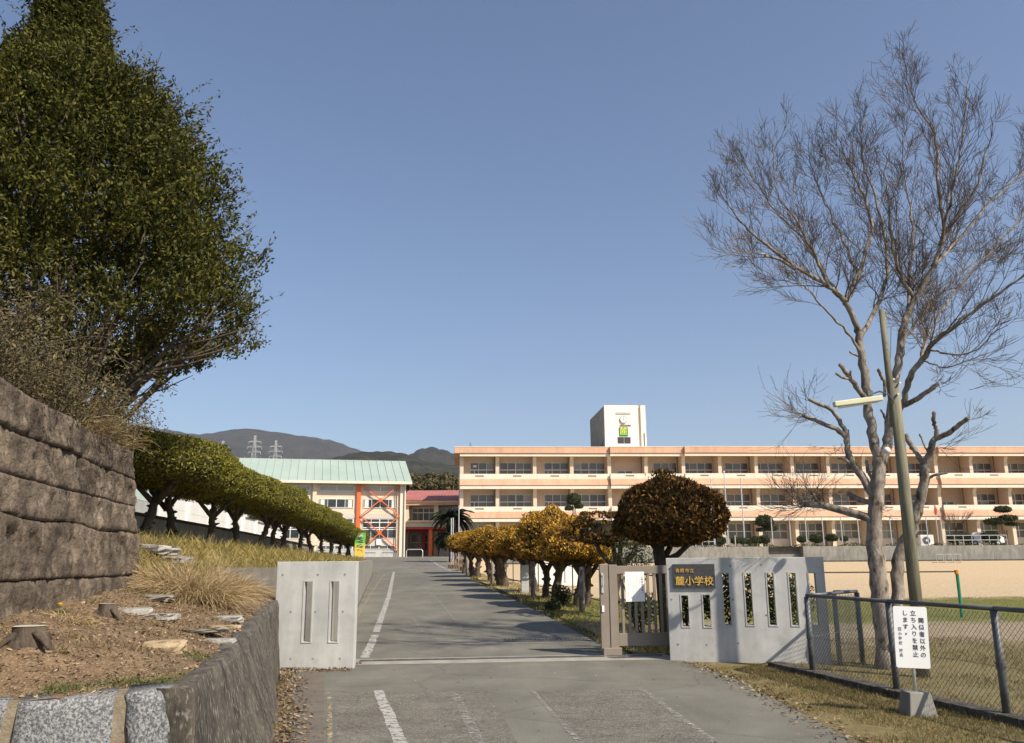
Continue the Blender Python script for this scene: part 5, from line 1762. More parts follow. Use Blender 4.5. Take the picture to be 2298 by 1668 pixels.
# --- evergreen tree on the hill at the left
EB = Vector((-7.1, 13.0, 0)); EB.z = 2.45
et = thing('evergreen_tree', 'tall dense broadleaf evergreen tree leaning over the stone wall at the left', 'tree', EB)
rng = np.random.default_rng(11)
UR = [(-140, 190), (-60, 225), (30, 262), (110, 262), (190, 318), (228, 425), (330, 500), (410, 535), (460, 560), (560, 582), (640, 596), (740, 586), (790, 535), (830, 400), (850, 300)]
def UA(v): return pl([(60, 160), (300, 130)], v)
def PR(v): return max(.28, at(pl(UR, v), v, 13.2).x - at(UA(v), v, 13.2).x - .36)
vz = {v: at(400, v, 13.2).z for v in range(-160, 900, 10)}
zv = sorted((z, v) for v, z in vz.items())
def rad_at(z): return PR(pl(zv, z))
def axis_at(z): return at(UA(pl(zv, z)), pl(zv, z), 13.2).x
EAX = (axis_at(6.0), 13.2)
z_lo, z_hi = vz[840], vz[-140]
# stems
mb = MB()
stem_tips = []
for k in range(26):
    t = rng.uniform(-1.1, 1.4) if k < 18 else rng.uniform(0, 6.28)
    zt = rng.uniform(z_lo + .35, z_hi - .8) if k > 9 else rng.uniform(z_lo + .1, z_lo + 1.6)
    rr = rad_at(zt) * rng.uniform(.55, .95)
    e = Vector((axis_at(zt) + math.cos(t) * rr, EAX[1] + math.sin(t) * rr * .8, zt))
    b0 = EB + Vector((rng.normal() * .12, rng.normal() * .1, -.2))
    mid = b0.lerp(e, .45) + Vector((0, 0, .15 + .18 * (e - b0).length * .4 - .3))
    pts = [b0, b0.lerp(mid, .5) + Vector((rng.normal() * .08, rng.normal() * .08, 0)), mid, mid.lerp(e, .5) + Vector((rng.normal() * .1, rng.normal() * .1, .08)), e]
    r = rng.uniform(.035, .075)
    mb.tube(pts, [r * 1.4, r, r * .8, r * .55, r * .25], 7)
    for g in range(7):
        i = int(rng.integers(1, 4)); q = pts[i].lerp(pts[i + 1], rng.uniform())
        d = (e - mid).normalized() * .8 + Vector((rng.normal() * .5, rng.normal() * .5, rng.uniform(0, .7)))
        f = q + d * rng.uniform(.5, 1.1)
        mb.tube([q, q.lerp(f, .5) + Vector((0, 0, -.05)), f], [r * .35, r * .25, r * .1], 5)
mb.tube([EB + Vector((0, 0, -.4)), EB + Vector((-.1, .05, 2.2)), EB + Vector((-.4, .1, 5))], [.24, .15, .06], 9)
mb.build('trunk', 'bark', et, smooth=True)
# sprays of leaves
ns = 25000
zz = z_lo + (z_hi - z_lo) * rng.uniform(0, 1, ns) ** 1.12
rr = np.array([rad_at(z) for z in zz])
th = rng.uniform(0, 2 * math.pi, ns)
frac = 1 - np.abs(rng.normal(size=ns)) * .36
frac = np.clip(frac, .12, 1.0)
lob = 1 + .17 * noise3(np.stack([np.cos(th) * 2, np.sin(th) * 2, zz * 1.5], 1), 1.8, 4) + .12 * noise3(np.stack([np.cos(th) * 5, np.sin(th) * 5, zz * 3], 1), 1.6, 9)
C = np.stack([np.array([axis_at(z) for z in zz]) + np.cos(th) * rr * frac * lob, EAX[1] + np.sin(th) * rr * frac * lob * .85, zz], 1)
# cull in voids so that gaps show
void = noise3(C, 2.2, 6) + .7 * noise3(C, 5.1, 2)
keep = void > np.where(zz < z_lo + 1.6, -.3, -.6)
low = (zz < z_lo + 1.5)
keep &= ~(low & (frac < .72) & (rng.uniform(size=ns) < .8))
C, th2, fr = C[keep], th[keep], frac[keep]
ns = len(C)
OD = np.stack([np.cos(th2), np.sin(th2), np.zeros(ns)], 1)
SD = unit(OD * .75 + np.array([0, 0, .95]) + rng.normal(size=(ns, 3)) * .35)
K = 17
SL = rng.uniform(.16, .42, ns)
SL = np.where((fr > .93) & (rng.uniform(size=ns) < .12), SL * 2.1, SL)
tt = rng.uniform(0, 1, (ns, K))
P = C[:, None, :] + SD[:, None, :] * (tt * SL[:, None])[..., None] + rng.normal(size=(ns, K, 3)) * .035
A = SD[:, None, :] * .75 + rng.normal(size=(ns, K, 3)) * .55
P, A = P.reshape(-1, 3), A.reshape(-1, 3)
n = len(P)
V = leaf_quads(P, A, .086 * rng.uniform(.6, 1.25, n), .036 * rng.uniform(.7, 1.2, n), rng, np.repeat(OD * .6 + np.array([0, 0, .7]), K, axis=0), .8)
# hanging spray under the crown at the right
hp = at(375, 868, 12.6); ha = at(348, 838, 12.7)
hv = np.array([[lerp(ha.x, hp.x, s), lerp(ha.y, hp.y, s), lerp(ha.z, hp.z, s)] for s in rng.uniform(.3, 1.25, 90)]) + rng.normal(size=(90, 3)) * .05
V = np.vstack([V, leaf_quads(hv, rng.normal(size=hv.shape), .065, .024, rng)])
lg = np.where(SL > .43)[0]
tv = []
for off_ in (np.array([1.0, 0, 0]), np.array([0, 1.0, 0])):          # twigs of the protruding sprays
    a_ = C[lg] - SD[lg] * .25; b_ = C[lg] + SD[lg] * SL[lg][:, None]
    tv.append(np.stack([a_ - off_ * .006, a_ + off_ * .006, b_ + off_ * .002, b_ - off_ * .002], 1))
quads('spray_twigs', np.vstack(tv), 'bark', et)['kind'] = 'stuff'
quads('crown', V, 'leaf_ever', et)
mb = MB(); mb.tube([EB + Vector((.2, -.1, .3)), at(300, 835, 12.8), ha, hp, at(400, 880, 12.6)], [.03, .022, .013, .006, .003], 5)
mb.build('branch', 'bark', et, smooth=True)
# long low arching branches on the right flank
mb = MB()
for u0, v0, u1, v1, u2, v2 in ((250, 905, 360, 815, 535, 775), (245, 900, 380, 780, 560, 735), (240, 900, 340, 790, 520, 700), (250, 900, 330, 770, 440, 690), (235, 905, 300, 800, 400, 700), (255, 905, 350, 830, 480, 800)):
    mb.tube([EB + Vector((.1, -.1, .1)), at(u0, v0, 12.8), at((u0 + u1) / 2 - 6, (v0 + v1) / 2 + 6, 12.7), at(u1, v1, 12.6), at((u1 + u2) / 2, (v1 + v2) / 2 + 5, 12.5), at(u2, v2, 12.4)], [.06, .042, .036, .03, .02, .008], 6)
mb.build('branch', 'bark', et, smooth=True)

# --- dry tangled shrub at the top of the stone wall
SB_ = Vector((xw(9.4) - .55, 9.4, 0)); SB_.z = zhill(SB_.x, SB_.y)
ds = thing('dry_shrub', 'tangled half-dry shrub with brown stems on top of the stone wall', 'shrub', SB_)
mb = MB()
rg2 = random.Random(9)
tips = []
for k in range(300):
    b = Vector((xw(9) + rg2.uniform(-1.6, -.15), rg2.uniform(6.4, 10.6), 0)); b.x = xw(b.y) - rg2.uniform(.15, 1.5); b.z = zhill(b.x, b.y) - .05
    a = rg2.uniform(0, 6.28); L = rg2.uniform(.5, 1.35) * pl([(6.4, 1.25), (7.6, 1.2), (8.6, .95), (9.4, .75), (10.6, .55)], b.y)
    p = b; d = Vector((math.cos(a) * .5 + .1, math.sin(a) * .5, 1)).normalized()
    pts = [p]
    for s in range(5):
        d = (d + Vector((rg2.gauss(0, .3), rg2.gauss(0, .3), rg2.gauss(-.06, .18)))).normalized()
        p = p + d * L / 5; pts.append(p)
    mb.tube(pts, [.011, .009, .007, .006, .004, .002], 4, caps=False)
    tips += pts[2:]
    for s in range(4):
        q = pts[rg2.randint(1, 5)]; e = q + Vector((rg2.gauss(0, .22), rg2.gauss(0, .22), rg2.gauss(.03, .18)))
        mb.tube([q, q.lerp(e, .5) + Vector((0, 0, .03)), e], [.005, .004, .002], 3, caps=False); tips.append(e)
mb.build('stems', 'bark', ds)
T = np.array([tuple(p) for p in tips])
P = np.repeat(T, 22, axis=0) + rng.normal(size=(len(T) * 22, 3)) * .095
P = P[P[:, 2] > 3.02]
quads('foliage', leaf_quads(P, rng.normal(size=P.shape) + [0, 0, .3], .05 * rng.uniform(.5, 1.3, len(P)), .016, rng), 'leaf_dry', ds)
# straw-like stems spilling over the wall
mb = MB()
for k in range(170):
    y = rg2.uniform(8.6, 10.8); b = Vector((xw(y) - rg2.uniform(-.02, .35), y, 2.9))
    L = rg2.uniform(.25, .75); d = Vector((rg2.gauss(.35, .35), rg2.gauss(0, .4), 1)).normalized(); p = b; pts = [b]
    for s in range(4):
        d = (d + Vector((rg2.gauss(.1, .25), rg2.gauss(0, .25), -.28))).normalized(); p = p + d * L / 4; pts.append(p)
    mb.tube(pts, [.005, .0045, .004, .003, .002], 3, caps=False)
mb.build('dead_stems', 'grass_dry', ds)
# leafy weeds at the end of the wall top
for (u, v, D_, n_, lab, m_) in ((230, 985, 10.4, 260, 'dark green leafy weed at the corner of the stone wall top', 'leaf_shrub'), (262, 975, 10.9, 200, 'yellow-green weed sprouting at the end of the stone wall top', 'leaf_bright')):
    p = at(u, v, D_); p.z = zhill(p.x, p.y) if p.x < xw(p.y) else 2.9
    t = thing('leafy_weed', lab, 'plant', p)
    mb = MB()
    for k in range(9):
        e = p + Vector((rg2.gauss(0, .13), rg2.gauss(0, .1), rg2.uniform(.15, .42))); mb.tube([p, p.lerp(e, .5), e], [.006, .004, .002], 4, caps=False)
    mb.build('stem', 'twig', t)
    P = np.array(p) + np.stack([rng.normal(size=n_) * .13, rng.normal(size=n_) * .1, rng.uniform(0, .4, n_)], 1)
    quads('leaves', leaf_quads(P, rng.normal(size=P.shape) + [0, 0, .5], .06, .024, rng), m_, t)
for k, (u, v) in enumerate(((252, 905), (290, 925), (306, 932))):
    y = 10.8; p = at(u, v, y)
    t = thing('bare_stalk', ['tall thin stalk with side shoots beside the evergreen trunk', 'thin bare stalk with curled tip, left of the pair at the wall end', 'thin bare stalk, right of the pair at the wall end'][k], 'stalk', (p.x, y, 2.85))
    mb = MB(); mb.tube([(0, 0, -.05), (.0, 0, (p.z - 2.85) * .6), (.015, 0, p.z - 2.85), (.04, 0, p.z - 2.84)], [.007, .006, .005, .003], 5)
    if k == 0:
        for s in range(5): mb.tube([(0, 0, .2 + s * .07), (.1 * (-1) ** s, .02, .23 + s * .07)], [.003, .002], 3)
    mb.build('stem', 'twig', t, local=True)

# ================================================================== PLANTING BED DETAIL
rng = np.random.default_rng(33)
def soil_at(u, v):
    return ground(u, v, zsoil, 4.6, 15)
# sawn stumps
def stump(u, v, r, h, lab, roots=4):
    p = soil_at(u, v)
    t = thing('tree_stump', lab, 'stump', p)
    mb = MB()
    n = 12
    prof = [(-.06, 1.5), (0.0, 1.25), (h * .4, 1.0), (h, 1.02)]
    for z, k in prof:
        for j in range(n):
            a = 2 * math.pi * j / n
            q = r * k * (1 + .16 * math.sin(3 * a + 1) * (1.2 - z / h * .5) + .06 * math.sin(7 * a))
            mb.v.append((q * math.cos(a), q * math.sin(a) * .8, z))
    for i in range(len(prof) - 1):
        for j in range(n):
            j2 = (j + 1) % n
            mb.f.append((i * n + j, i * n + j2, (i + 1) * n + j2, (i + 1) * n + j))
    for k in range(roots):
        a = k * 6.28 / roots - .5
        mb.tube([(r * .7 * math.cos(a), r * .6 * math.sin(a), h * .45), (r * 1.4 * math.cos(a), r * 1.3 * math.sin(a), .01), (r * 2.1 * math.cos(a), r * 1.9 * math.sin(a), -.05)], [r * .3, r * .2, r * .08], 6)
    mb.build('bole', 'bark', t, smooth=True, local=True)
    mb = MB(); mb.poly([(r * 1.03 * (1 + .16 * math.sin(3 * a + 1) * .7) * math.cos(a), r * .82 * (1 + .16 * math.sin(3 * a + 1) * .7) * math.sin(a), h + .004) for a in [2 * math.pi * j / 24 for j in range(24)]])
    mb.build('cut_face', 'cut_wood', t, local=True)
stump(62, 1436, .105, .085, 'pale sawn tree stump with spreading roots at the far left of the bed')
stump(240, 1382, .085, .10, 'low sawn stump beside flat stones in the middle of the bed', 3)
# flat rocks
def rock(u, v, L, W, T, rz, m, lab, dz=0, name='flat_rock'):
    p = soil_at(u, v)
    t = rough_stone(L, W, T, rng, amp=.07, flat_top=True).build(name, m, None, smooth=False)
    t.location = p + Vector((0, 0, T * .18 + dz)); t.rotation_euler = (rng.normal() * .04, rng.normal() * .04, rz)
    tag(t, lab, 'rock')
rock(300, 1378, .34, .16, .10, .25, 'slab', 'long flat grey rock right of the low stump')
rock(362, 1390, .34, .18, .10, -.35, 'slab', 'flat slanting grey rock at the end of the row by the low stump')
rock(508, 1392, .36, .17, .09, -.1, 'slab', 'pale flat rock nearest the gate pillar on the bed edge')
rock(505, 1414, .34, .16, .08, -.25, 'slab_tan', 'thin tan flat rock on the bed edge below the pale one')
rock(492, 1444, .30, .13, .08, 0, 'slab', 'pale flat rock on the bed edge nearest the camera')
rock(372, 1462, .30, .22, .16, .1, 'slab_tan', 'angular tan rock lying in the foreground of the bed', .0, 'tan_rock')
rock(345, 1345, .5, .25, .08, -.3, 'concrete_grey', 'long dark flat rock below the dry grass clump')
rock(262, 1298, .12, .1, .1, .4, 'slab_tan', 'small brown rock at the foot of the stone wall')
rock(345, 1240, .7, .5, .18, -.4, 'slab', 'large flat rock leaning at the end of the stone wall', .02)
rock(395, 1262, .5, .4, .14, -.3, 'concrete_grey', 'dark flat rock above the dry grass clump', .02)
rock(48, 1412, .07, .06, .05, 0, 'slab', 'small pale pebble behind the pale stump', 0, 'pebble')
rock(445, 1420, .55, .3, .05, -.2, 'concrete_grey', 'weathered flat slab half buried between the edge rocks')
# dry grass clumps
def clump(u, v, n, h, rad, m, lab, name='dry_grass_clump', lean=.75, wd=.007, cat='grass'):
    p = soil_at(u, v)
    th = rng.uniform(0, 6.28, n); rr = rad * np.sqrt(rng.uniform(0, 1, n))
    P = np.array(p) + np.stack([rr * np.cos(th), rr * np.sin(th) * .8, np.zeros(n)], 1)
    P[:, 2] = [zsoil(a, b) - .02 for a, b, c in P]
    segs = []
    D = unit(np.stack([np.cos(th) * rr / rad * 1.1, np.sin(th) * rr / rad * 1.1, np.ones(n)], 1) + rng.normal(size=(n, 3)) * lean * .4)
    L = h * rng.uniform(.5, 1.25, n)
    side = unit(np.cross(D, rng.normal(size=(n, 3))))
    cur, wcur = P, np.full((n, 1), wd)
    for s in range(4):
        nxt = cur + D * (L / 4)[:, None]
        wn2 = wcur * (.85 if s < 3 else .2)
        segs.append(np.stack([cur - side * wcur / 2, cur + side * wcur / 2, nxt + side * wn2 / 2, nxt - side * wn2 / 2], 1))
        D = unit(D + np.array([0, 0, -.42]) + rng.normal(size=(n, 3)) * .16)
        cur, wcur = nxt, wn2
    t = quads(name, np.vstack(segs), m)
    tag(t, lab, cat)
    return t
clump(430, 1348, 2600, .62, .42, 'grass_dry', 'large mound of dry straw-coloured grass beside the gate pillar')
clump(520, 1335, 900, .5, .26, 'grass_dry', 'smaller dry grass tuft between the mound and the gate pillar')
clump(375, 1330, 700, .5, .22, 'grass_dry', 'dry grass tuft at the left of the big mound')
clump(150, 1395, 160, .16, .1, 'grass_dry', 'small dead grass tuft behind the pale stump')
clump(185, 1400, 120, .14, .09, 'grass_dry', 'small dead grass tuft right of the pale stump')
# leafy plant and dandelion at the foot of the wall
p = soil_at(103, 1325)
t = thing('leafy_plant', 'small dark green leafy plant at the foot of the stone wall', 'plant', p)
mb = MB()
for k in range(7):
    mb.tube([(0, 0, -.02), (rng.normal() * .04, rng.normal() * .04, .12), (rng.normal() * .08, rng.normal() * .06, .24)], [.006, .005, .002], 4)
mb.build('stem', 'bark', t, local=True)
P = np.stack([rng.normal(size=130) * .075, rng.normal(size=130) * .06, rng.uniform(.03, .30, 130)], 1)
quads('leaves', leaf_quads(P, rng.normal(size=P.shape) + [0, 0, .4], .075, .034, rng), 'leaf_shrub', t, sub=False)
p = soil_at(133, 1378)
t = thing('dandelion', 'single yellow dandelion flower in the planting bed', 'flower', p)
mb = MB(); mb.tube([(0, 0, 0), (0, 0, .07)], .004, 5); mb.build('stem', 'leaf_bright', t, local=True)
mb = MB()
for k in range(16):
    a = k * 6.283 / 16
    c, s = math.cos(a), math.sin(a)
    mb.poly([(0, 0, .07), (.022 * c - .006 * s, .022 * s + .006 * c, .08), (.034 * c, .034 * s, .085), (.022 * c + .006 * s, .022 * s - .006 * c, .08)])
mb.tube([(0, 0, .068), (0, 0, .088)], .018, 10)
mb.build('petals', 'flower', t, local=True)
P = np.array([[rng.normal() * .05, rng.normal() * .05, .01] for _ in range(14)])
quads('leaves', leaf_quads(P, P + [0, 0, .02], .07, .02, rng), 'leaf_bright', t, sub=False)
# litter, weeds and straw on the bed
n = 9000
yy = rng.uniform(4.7, 13.8, n); P = []
for y in yy:
    x = lerp(xw(y) + .1, pl(XE, y) - .06, rng.uniform() ** .9)
    if (y - 5.5) < (x + 1.97) * .417 + .05: continue
    P.append((x, y, zsoil(x, y) + .012))
P = np.array(P); n = len(P)
A = rng.normal(size=(n, 3)); A[:, 2] *= .35
tag(quads('leaf_litter', leaf_quads(P, A, .032 * rng.uniform(.3, 1.7, n), .010 * rng.uniform(.5, 2, n), rng, np.tile([0, 0, 1.0], (n, 1)), .5), 'litter'),
    'brown leaf litter and straw strewn over the planting bed', 'leaf litter', kind='stuff')
def tufts(name, pts, n, h, w, m, lab, spread=.1, lean=.5, zf=zsoil):
    out = []
    for (x, y) in pts:
        a = np.stack([x + rng.normal(size=n) * spread, y + rng.normal(size=n) * spread * .7, np.zeros(n)], 1)
        a[:, 2] = [zf(q[0], q[1]) - .01 for q in a]
        out.append(a)
    P = np.vstack(out)
    tag(quads(name, blades(P, h, w, rng, lean), m), lab, 'grass', kind='stuff')
pts = []
for u, v in ((290, 1540), (310, 1536), (330, 1541), (250, 1546), (375, 1530), (355, 1535), (120, 1553), (425, 1520), (440, 1482), (460, 1478), (180, 1550), (145, 1552), (420, 1470)):
    p = soil_at(u, v); pts.append((p.x, p.y))
tufts('green_grass', pts, 90, .06, .005, 'leaf_bright', 'small bright green grass tufts along the planter edge', .06, .6)
pts = []
for k in range(60):
    y = rng.uniform(5.7, 12); x = lerp(xw(y) + .2, pl(XE, y) - .2, rng.uniform()); pts.append((x, y))
tufts('sparse_grass', pts, 26, .08, .005, 'grass_verge', 'sparse thin grass growing across the planting bed', .07, .8)

# ================================================================== GRASS ON BANK AND VERGE
n = 75000
y = 14.6 + 41 * rng.uniform(0, 1, n) ** 1.7
d = np.abs(rng.normal(size=n)) * 2.6 + rng.uniform(0, .2, n)
x = np.array([pl(ROAD_L, q) for q in y]) - .28 - d
P = np.stack([x, y, np.zeros(n)], 1); P[:, 2] = [zbank(a, b) - .01 for a, b, c in P]
hh = np.where(rng.uniform(size=n) < .06, .32, .13) * (1 + (y - 14) * .006)
tag(quads('bank_grass', blades(P, hh * .8, .009, rng, .6), 'grass_bank'), 'yellowing dry grass covering the bank below the clipped row', 'grass', kind='stuff')
n = 9000
y = rng.uniform(11.5, 14.45, n); x = np.array([rng.uniform(xw(q) - 2.6, xw(q) + .75) for q in y])
P = np.stack([x, y, np.zeros(n)], 1); P[:, 2] = [zsoil(a, b) - .01 for a, b, c in P]
tag(quads('bank_grass', blades(P, .16, .009, rng, .6), 'grass_bank'), 'dry grass at the end of the stone wall', 'grass', kind='stuff')
# verge under the fence on the right
def verge(n, y0, y1, xf0, xf1, h, m, lab, pw_=1.0, wd=.006, lean=.6, name='verge_grass'):
    y = y0 + (y1 - y0) * rng.uniform(0, 1, n) ** pw_
    x = np.array([lerp(xf0(q), xf1(q), rng.uniform()) for q in y])
    P = np.stack([x, y, np.zeros(n)], 1)
    keep = (noise3(P, 1.5, 3) + .6 * noise3(P, 4.5, 8) + rng.normal(size=n) * .25) > -.28
    P = P[keep]
    P[:, 2] = [H(a, b) - .012 for a, b, c in P]
    tag(quads(name, blades(P, h, wd, rng, lean), m), lab, 'grass', kind='stuff')
fxl = lambda q: pl(ROAD_R, q) + .0 + .06 * math.sin(q * 7) + .04 * math.sin(q * 17)
fence_x = lambda q: pl([(5.4, 5.5), (7.1, 5.15), (8.75, 4.78), (10.35, 4.42), (12.1, 4.05), (13.3, 3.8)], q)
verge(46000, 6.5, 13.4, fxl, lambda q: fence_x(q) - .1, .055, 'grass_verge', 'patchy yellow-green grass on the verge before the fence', 1.0, .005)
verge(42000, 6.5, 17, lambda q: fence_x(q) + .14, lambda q: fence_x(q) + 5.5, .075, 'grass_verge', 'rough grass behind the chain-link fence', 1.0, .006)
verge(16000, 14.8, 50, lambda q: pl(ROAD_R, q) + .05, lambda q: ROW_X(q) + .8, .14, 'grass_bank', 'dry grass under the row of golden conifers', 1.5, .011)
verge(14000, 20.5, 29.5, lambda q: max(fence_x(13), 5.5), lambda q: 24, .05, 'grass_verge', 'low green turf strip before the sand field', 1.0, .012)
# leaf litter along the left kerb and the verge edge
P = []
for k in range(1500):
    q = rng.uniform(7, 13.2); s = abs(rng.normal()) * .15
    xb = pl(XE, q) + .05 + pl(SB, q) + .02
    P.append((xb + s, q, .03))
for k in range(900):
    q = rng.uniform(12.5, 13.9); P.append((rng.uniform(-3.6, -2.35) , q if q > 13.0 else 13.0 - abs(rng.normal()) * .12, .03))
for k in range(700):
    q = rng.uniform(7, 13.5); P.append((pl(ROAD_R, q) + rng.normal() * .12, q, .03))
for k in range(160):
    q = rng.uniform(7.5, 13); P.append((rng.uniform(-1.8, 2.6), q, .028))
P = np.array(P); n = len(P)
A = rng.normal(size=(n, 3)); A[:, 2] *= .25
sz = np.where(np.arange(n) < n - 160, 1, .55)
tag(quads('road_litter', leaf_quads(P, A, .05 * rng.uniform(.4, 1.4, n) * sz, .024 * rng.uniform(.6, 1.6, n) * sz, rng, np.tile([0, 0, 1.0], (n, 1)), .35), 'litter'),
    'dead leaves gathered along the road edges', 'leaf litter', kind='stuff')
pts = []
for k in range(26):
    q = rng.uniform(7.2, 12.8); pts.append((pl(XE, q) + .07 + pl(SB, q) + abs(rng.normal()) * .05, q))
tufts('kerb_weeds', pts, 30, .07, .005, 'grass_verge', 'small weeds at the foot of the planter side wall', .04, .7, lambda a, b: .02)

# ================================================================== THINGS RIGHT OF THE ROAD
# low tube fence with round concrete posts behind the golden row
rf = thing('tube_fence', 'dark tube railing behind the golden conifers', 'fence', (ROW_X(15) + 1.0, 15.5, 0))
prev = None
for k in range(18):
    y = 15.2 + k * 1.75; x = ROW_X(y) + 1.05; z = H(x, y)
    mb = MB(); mb.tube([(x, y, z - .1), (x, y, z + 1.0)], .022, 6); mb.build('post', 'bark_dark', rf)
    if prev:
        for h in (.98, .08):
            mb = MB(); mb.tube([(prev[0], prev[1], prev[2] + h), (x, y, z + h)], .018, 6); mb.build('rail', 'bark_dark', rf)
    prev = (x, y, z)
for k, y in enumerate((23.0, 29.5, 37.2, 45.8)):
    x = ROW_X(y) - .32 + .1 * (k % 2); z = H(x, y)
    mb = MB(); mb.tube([(0, 0, -.2), (.01, 0, .5), (.015, .01, 1.15)], [.085, .078, .07], 8)
    o = mb.build('old_post', 'bark_grey', None, smooth=True); o.location = (x, y, z)
    tag(o, 'short weathered round post between the golden conifers, ' + ORD[k] + ' from the gate', 'post', 'old posts along the golden row')
# storage and walls seen between the trunks
def boxthing(name, lab, cat, u0, u1, v0, v1, D_, m, th=.3, extra=None):
    a, b = at(u0, v1, D_), at(u1, v0, D_)
    z0 = H((a.x + b.x) / 2, D_)
    t = thing(name, lab, cat, ((a.x + b.x) / 2, D_, z0))
    w = (b.x - a.x) / 2
    mb = MB(); mb.box(-w, w, 0, th, min(-.05, a.z - z0), b.z - z0); mb.build('body', m, t, local=True, bevel=.02)
    return t, w, b.z - z0
t, w, h = boxthing('storage_shed', 'white storage shed seen between the golden conifer trunks', 'shed', 1195, 1302, 1232, 1330, 40, 'white', 2.0)
mb = MB(); mb.box(-w - .1, w + .1, -.15, 2.15, h + .005, h + .09); mb.build('roof', 'louvre', t, local=True)
mb = MB(); mb.box(-w * .3, -w * .28, -.02, -.001, .1, h - .1); mb.box(w * .34, w * .36, -.02, -.001, .1, h - .1); mb.build('door_joint', 'metal', t, local=True)
t, w, h = boxthing('play_panel', 'yellow playground panel beside the white shed', 'play panel', 1300, 1312, 1246, 1330, 38, 'yellow_paint', .12)
mb = MB(); mb.tube([(w + .25, .05, 0), (w + .25, .05, h * .78)], .03, 6); mb.build('post', 'yellow_paint', t, local=True)
t, w, h = boxthing('grey_sheet_panel', 'grey metal sheet panel standing between golden conifer trunks', 'panel', 1170, 1186, 1268, 1330, 31, 'louvre', .05)
mb = MB(); mb.bar((-w, -.02, h * .5), (w, -.02, h * .5), .03, .05); mb.build('stiffener', 'metal', t, local=True)
# leafy bush behind the gate
for k, (u, v, D_, s, lab) in enumerate(((1420, 1262, 19.6, .55, 'dark leafy bush behind the sliding gate'), (1440, 1372, 16.6, .35, 'dark low bush seen through the gate bars'), (1262, 1340, 25.2, .3, 'small green bush at the foot of a golden conifer'), (1240, 1365, 23.5, .22, 'low weed bush between posts at the road edge'), (1545, 1345, 15.2, .5, 'dark bush behind the left slots of the gate wall'), (1640, 1345, 15.0, .55, 'dark bush behind the middle slots of the gate wall'), (1755, 1350, 14.8, .55, 'dark bush behind the right slots of the gate wall'))):
    p = at(u, v, D_); z0 = H(p.x, D_)
    t = thing('bush', lab, 'bush', (p.x, D_, z0))
    mb = MB()
    for q in range(8):
        mb.tube([(0, 0, 0), (rng.normal() * .15 * s, rng.normal() * .15 * s, (p.z - z0) * .6), (rng.normal() * s * .6, rng.normal() * s * .5, (p.z - z0) + rng.uniform(0, s * .6))], [.018, .013, .005], 5)
    mb.build('stem', 'bark_dark', t, local=True)
    n = 1100 if D_ > 16 else 2600
    Q = unit(rng.normal(size=(n, 3))) * (rng.uniform(0, 1, n) ** .4)[:, None] * s + [0, 0, p.z - z0 + s * .15]
    quads('leaves', leaf_quads(Q, rng.normal(size=Q.shape), .07, .03, rng), 'leaf_shrub', t, sub=False)
# horizontal bar frame in the field
HB = at(1957, 1290, 21.5); z0 = H(HB.x, 21.5)
t = thing('horizontal_bar', 'green exercise bar posts with orange caps behind the bare tree', 'exercise bar', (HB.x, 21.5, z0))
hz = HB.z - z0
for dx in (0, -2.1, 2.1):
    mb = MB(); mb.tube([(dx, 0, -.1), (dx, 0, hz)], .04, 8); mb.build('post', 'green_paint', t, local=True)
    mb = MB(); mb.tube([(dx, 0, hz + .001), (dx, 0, hz + .1)], .055, 8); mb.build('cap', 'rust_orange', t, local=True)
for a in (-2.1, 0):
    mb = MB(); mb.tube([(a + .056, 0, hz + .06), (a + 2.1 - .056, 0, hz + .06)], .016, 6); mb.build('bar', 'bark_dark', t, local=True)
# retaining wall under the terrace
tw = thing('terrace_wall', 'long stained concrete retaining wall along the far side of the field', 'wall', (TW0.x, TW0.y, 1.0))
s = 0.0
k = 0
while s < 92:
    L = 4.0
    a = TW0 + mdir * (s + .015); b = TW0 + mdir * (s + L - .015)
    st = k in (7, 17, 18)
    o_ = mback * (1.4 if st else 0)
    mb = MB()
    q = [a + o_, b + o_, b + mback * .4 + o_, a + mback * .4 + o_]
    mb.hexa([(p.x, p.y, .7) for p in q] + [(p.x, p.y, TZ + .05) for p in q])
    mb.build('panel', 'concrete_grey', tw)
    if st:     # steps cut into the wall
        for j in range(5):
            mb = MB(); c, e = a + mback * (.28 * j - .05), b + mback * (.28 * j - .05)
            q = [c, e, e + mback * .30, c + mback * .30]
            mb.hexa([(p.x, p.y, .6) for p in q] + [(p.x, p.y, 1.15 + .28 * j) for p in q]); mb.build('step', 'concrete_grey', tw)
        for c in (a - mdir * .02, b - mdir * .18):
            q = [c, c + mdir * .2, c + mdir * .2 + mback * 1.38, c + mback * 1.38]
            mb = MB(); mb.hexa([(p.x, p.y, .7) for p in q] + [(p.x, p.y, TZ + .06) for p in q]); mb.build('cheek_wall', 'concrete_grey', tw)
    s += L; k += 1
mb = MB(); a, b = TW0 - mback * .5, TW0 + mdir * 92 - mback * .5
q = [a, b, b + mback * .48, a + mback * .48]
mb.hexa([(p.x, p.y, .6) for p in q] + [(p.x, p.y, 1.33) for p in q]); mb.build('footing', 'concrete_dark', tw)
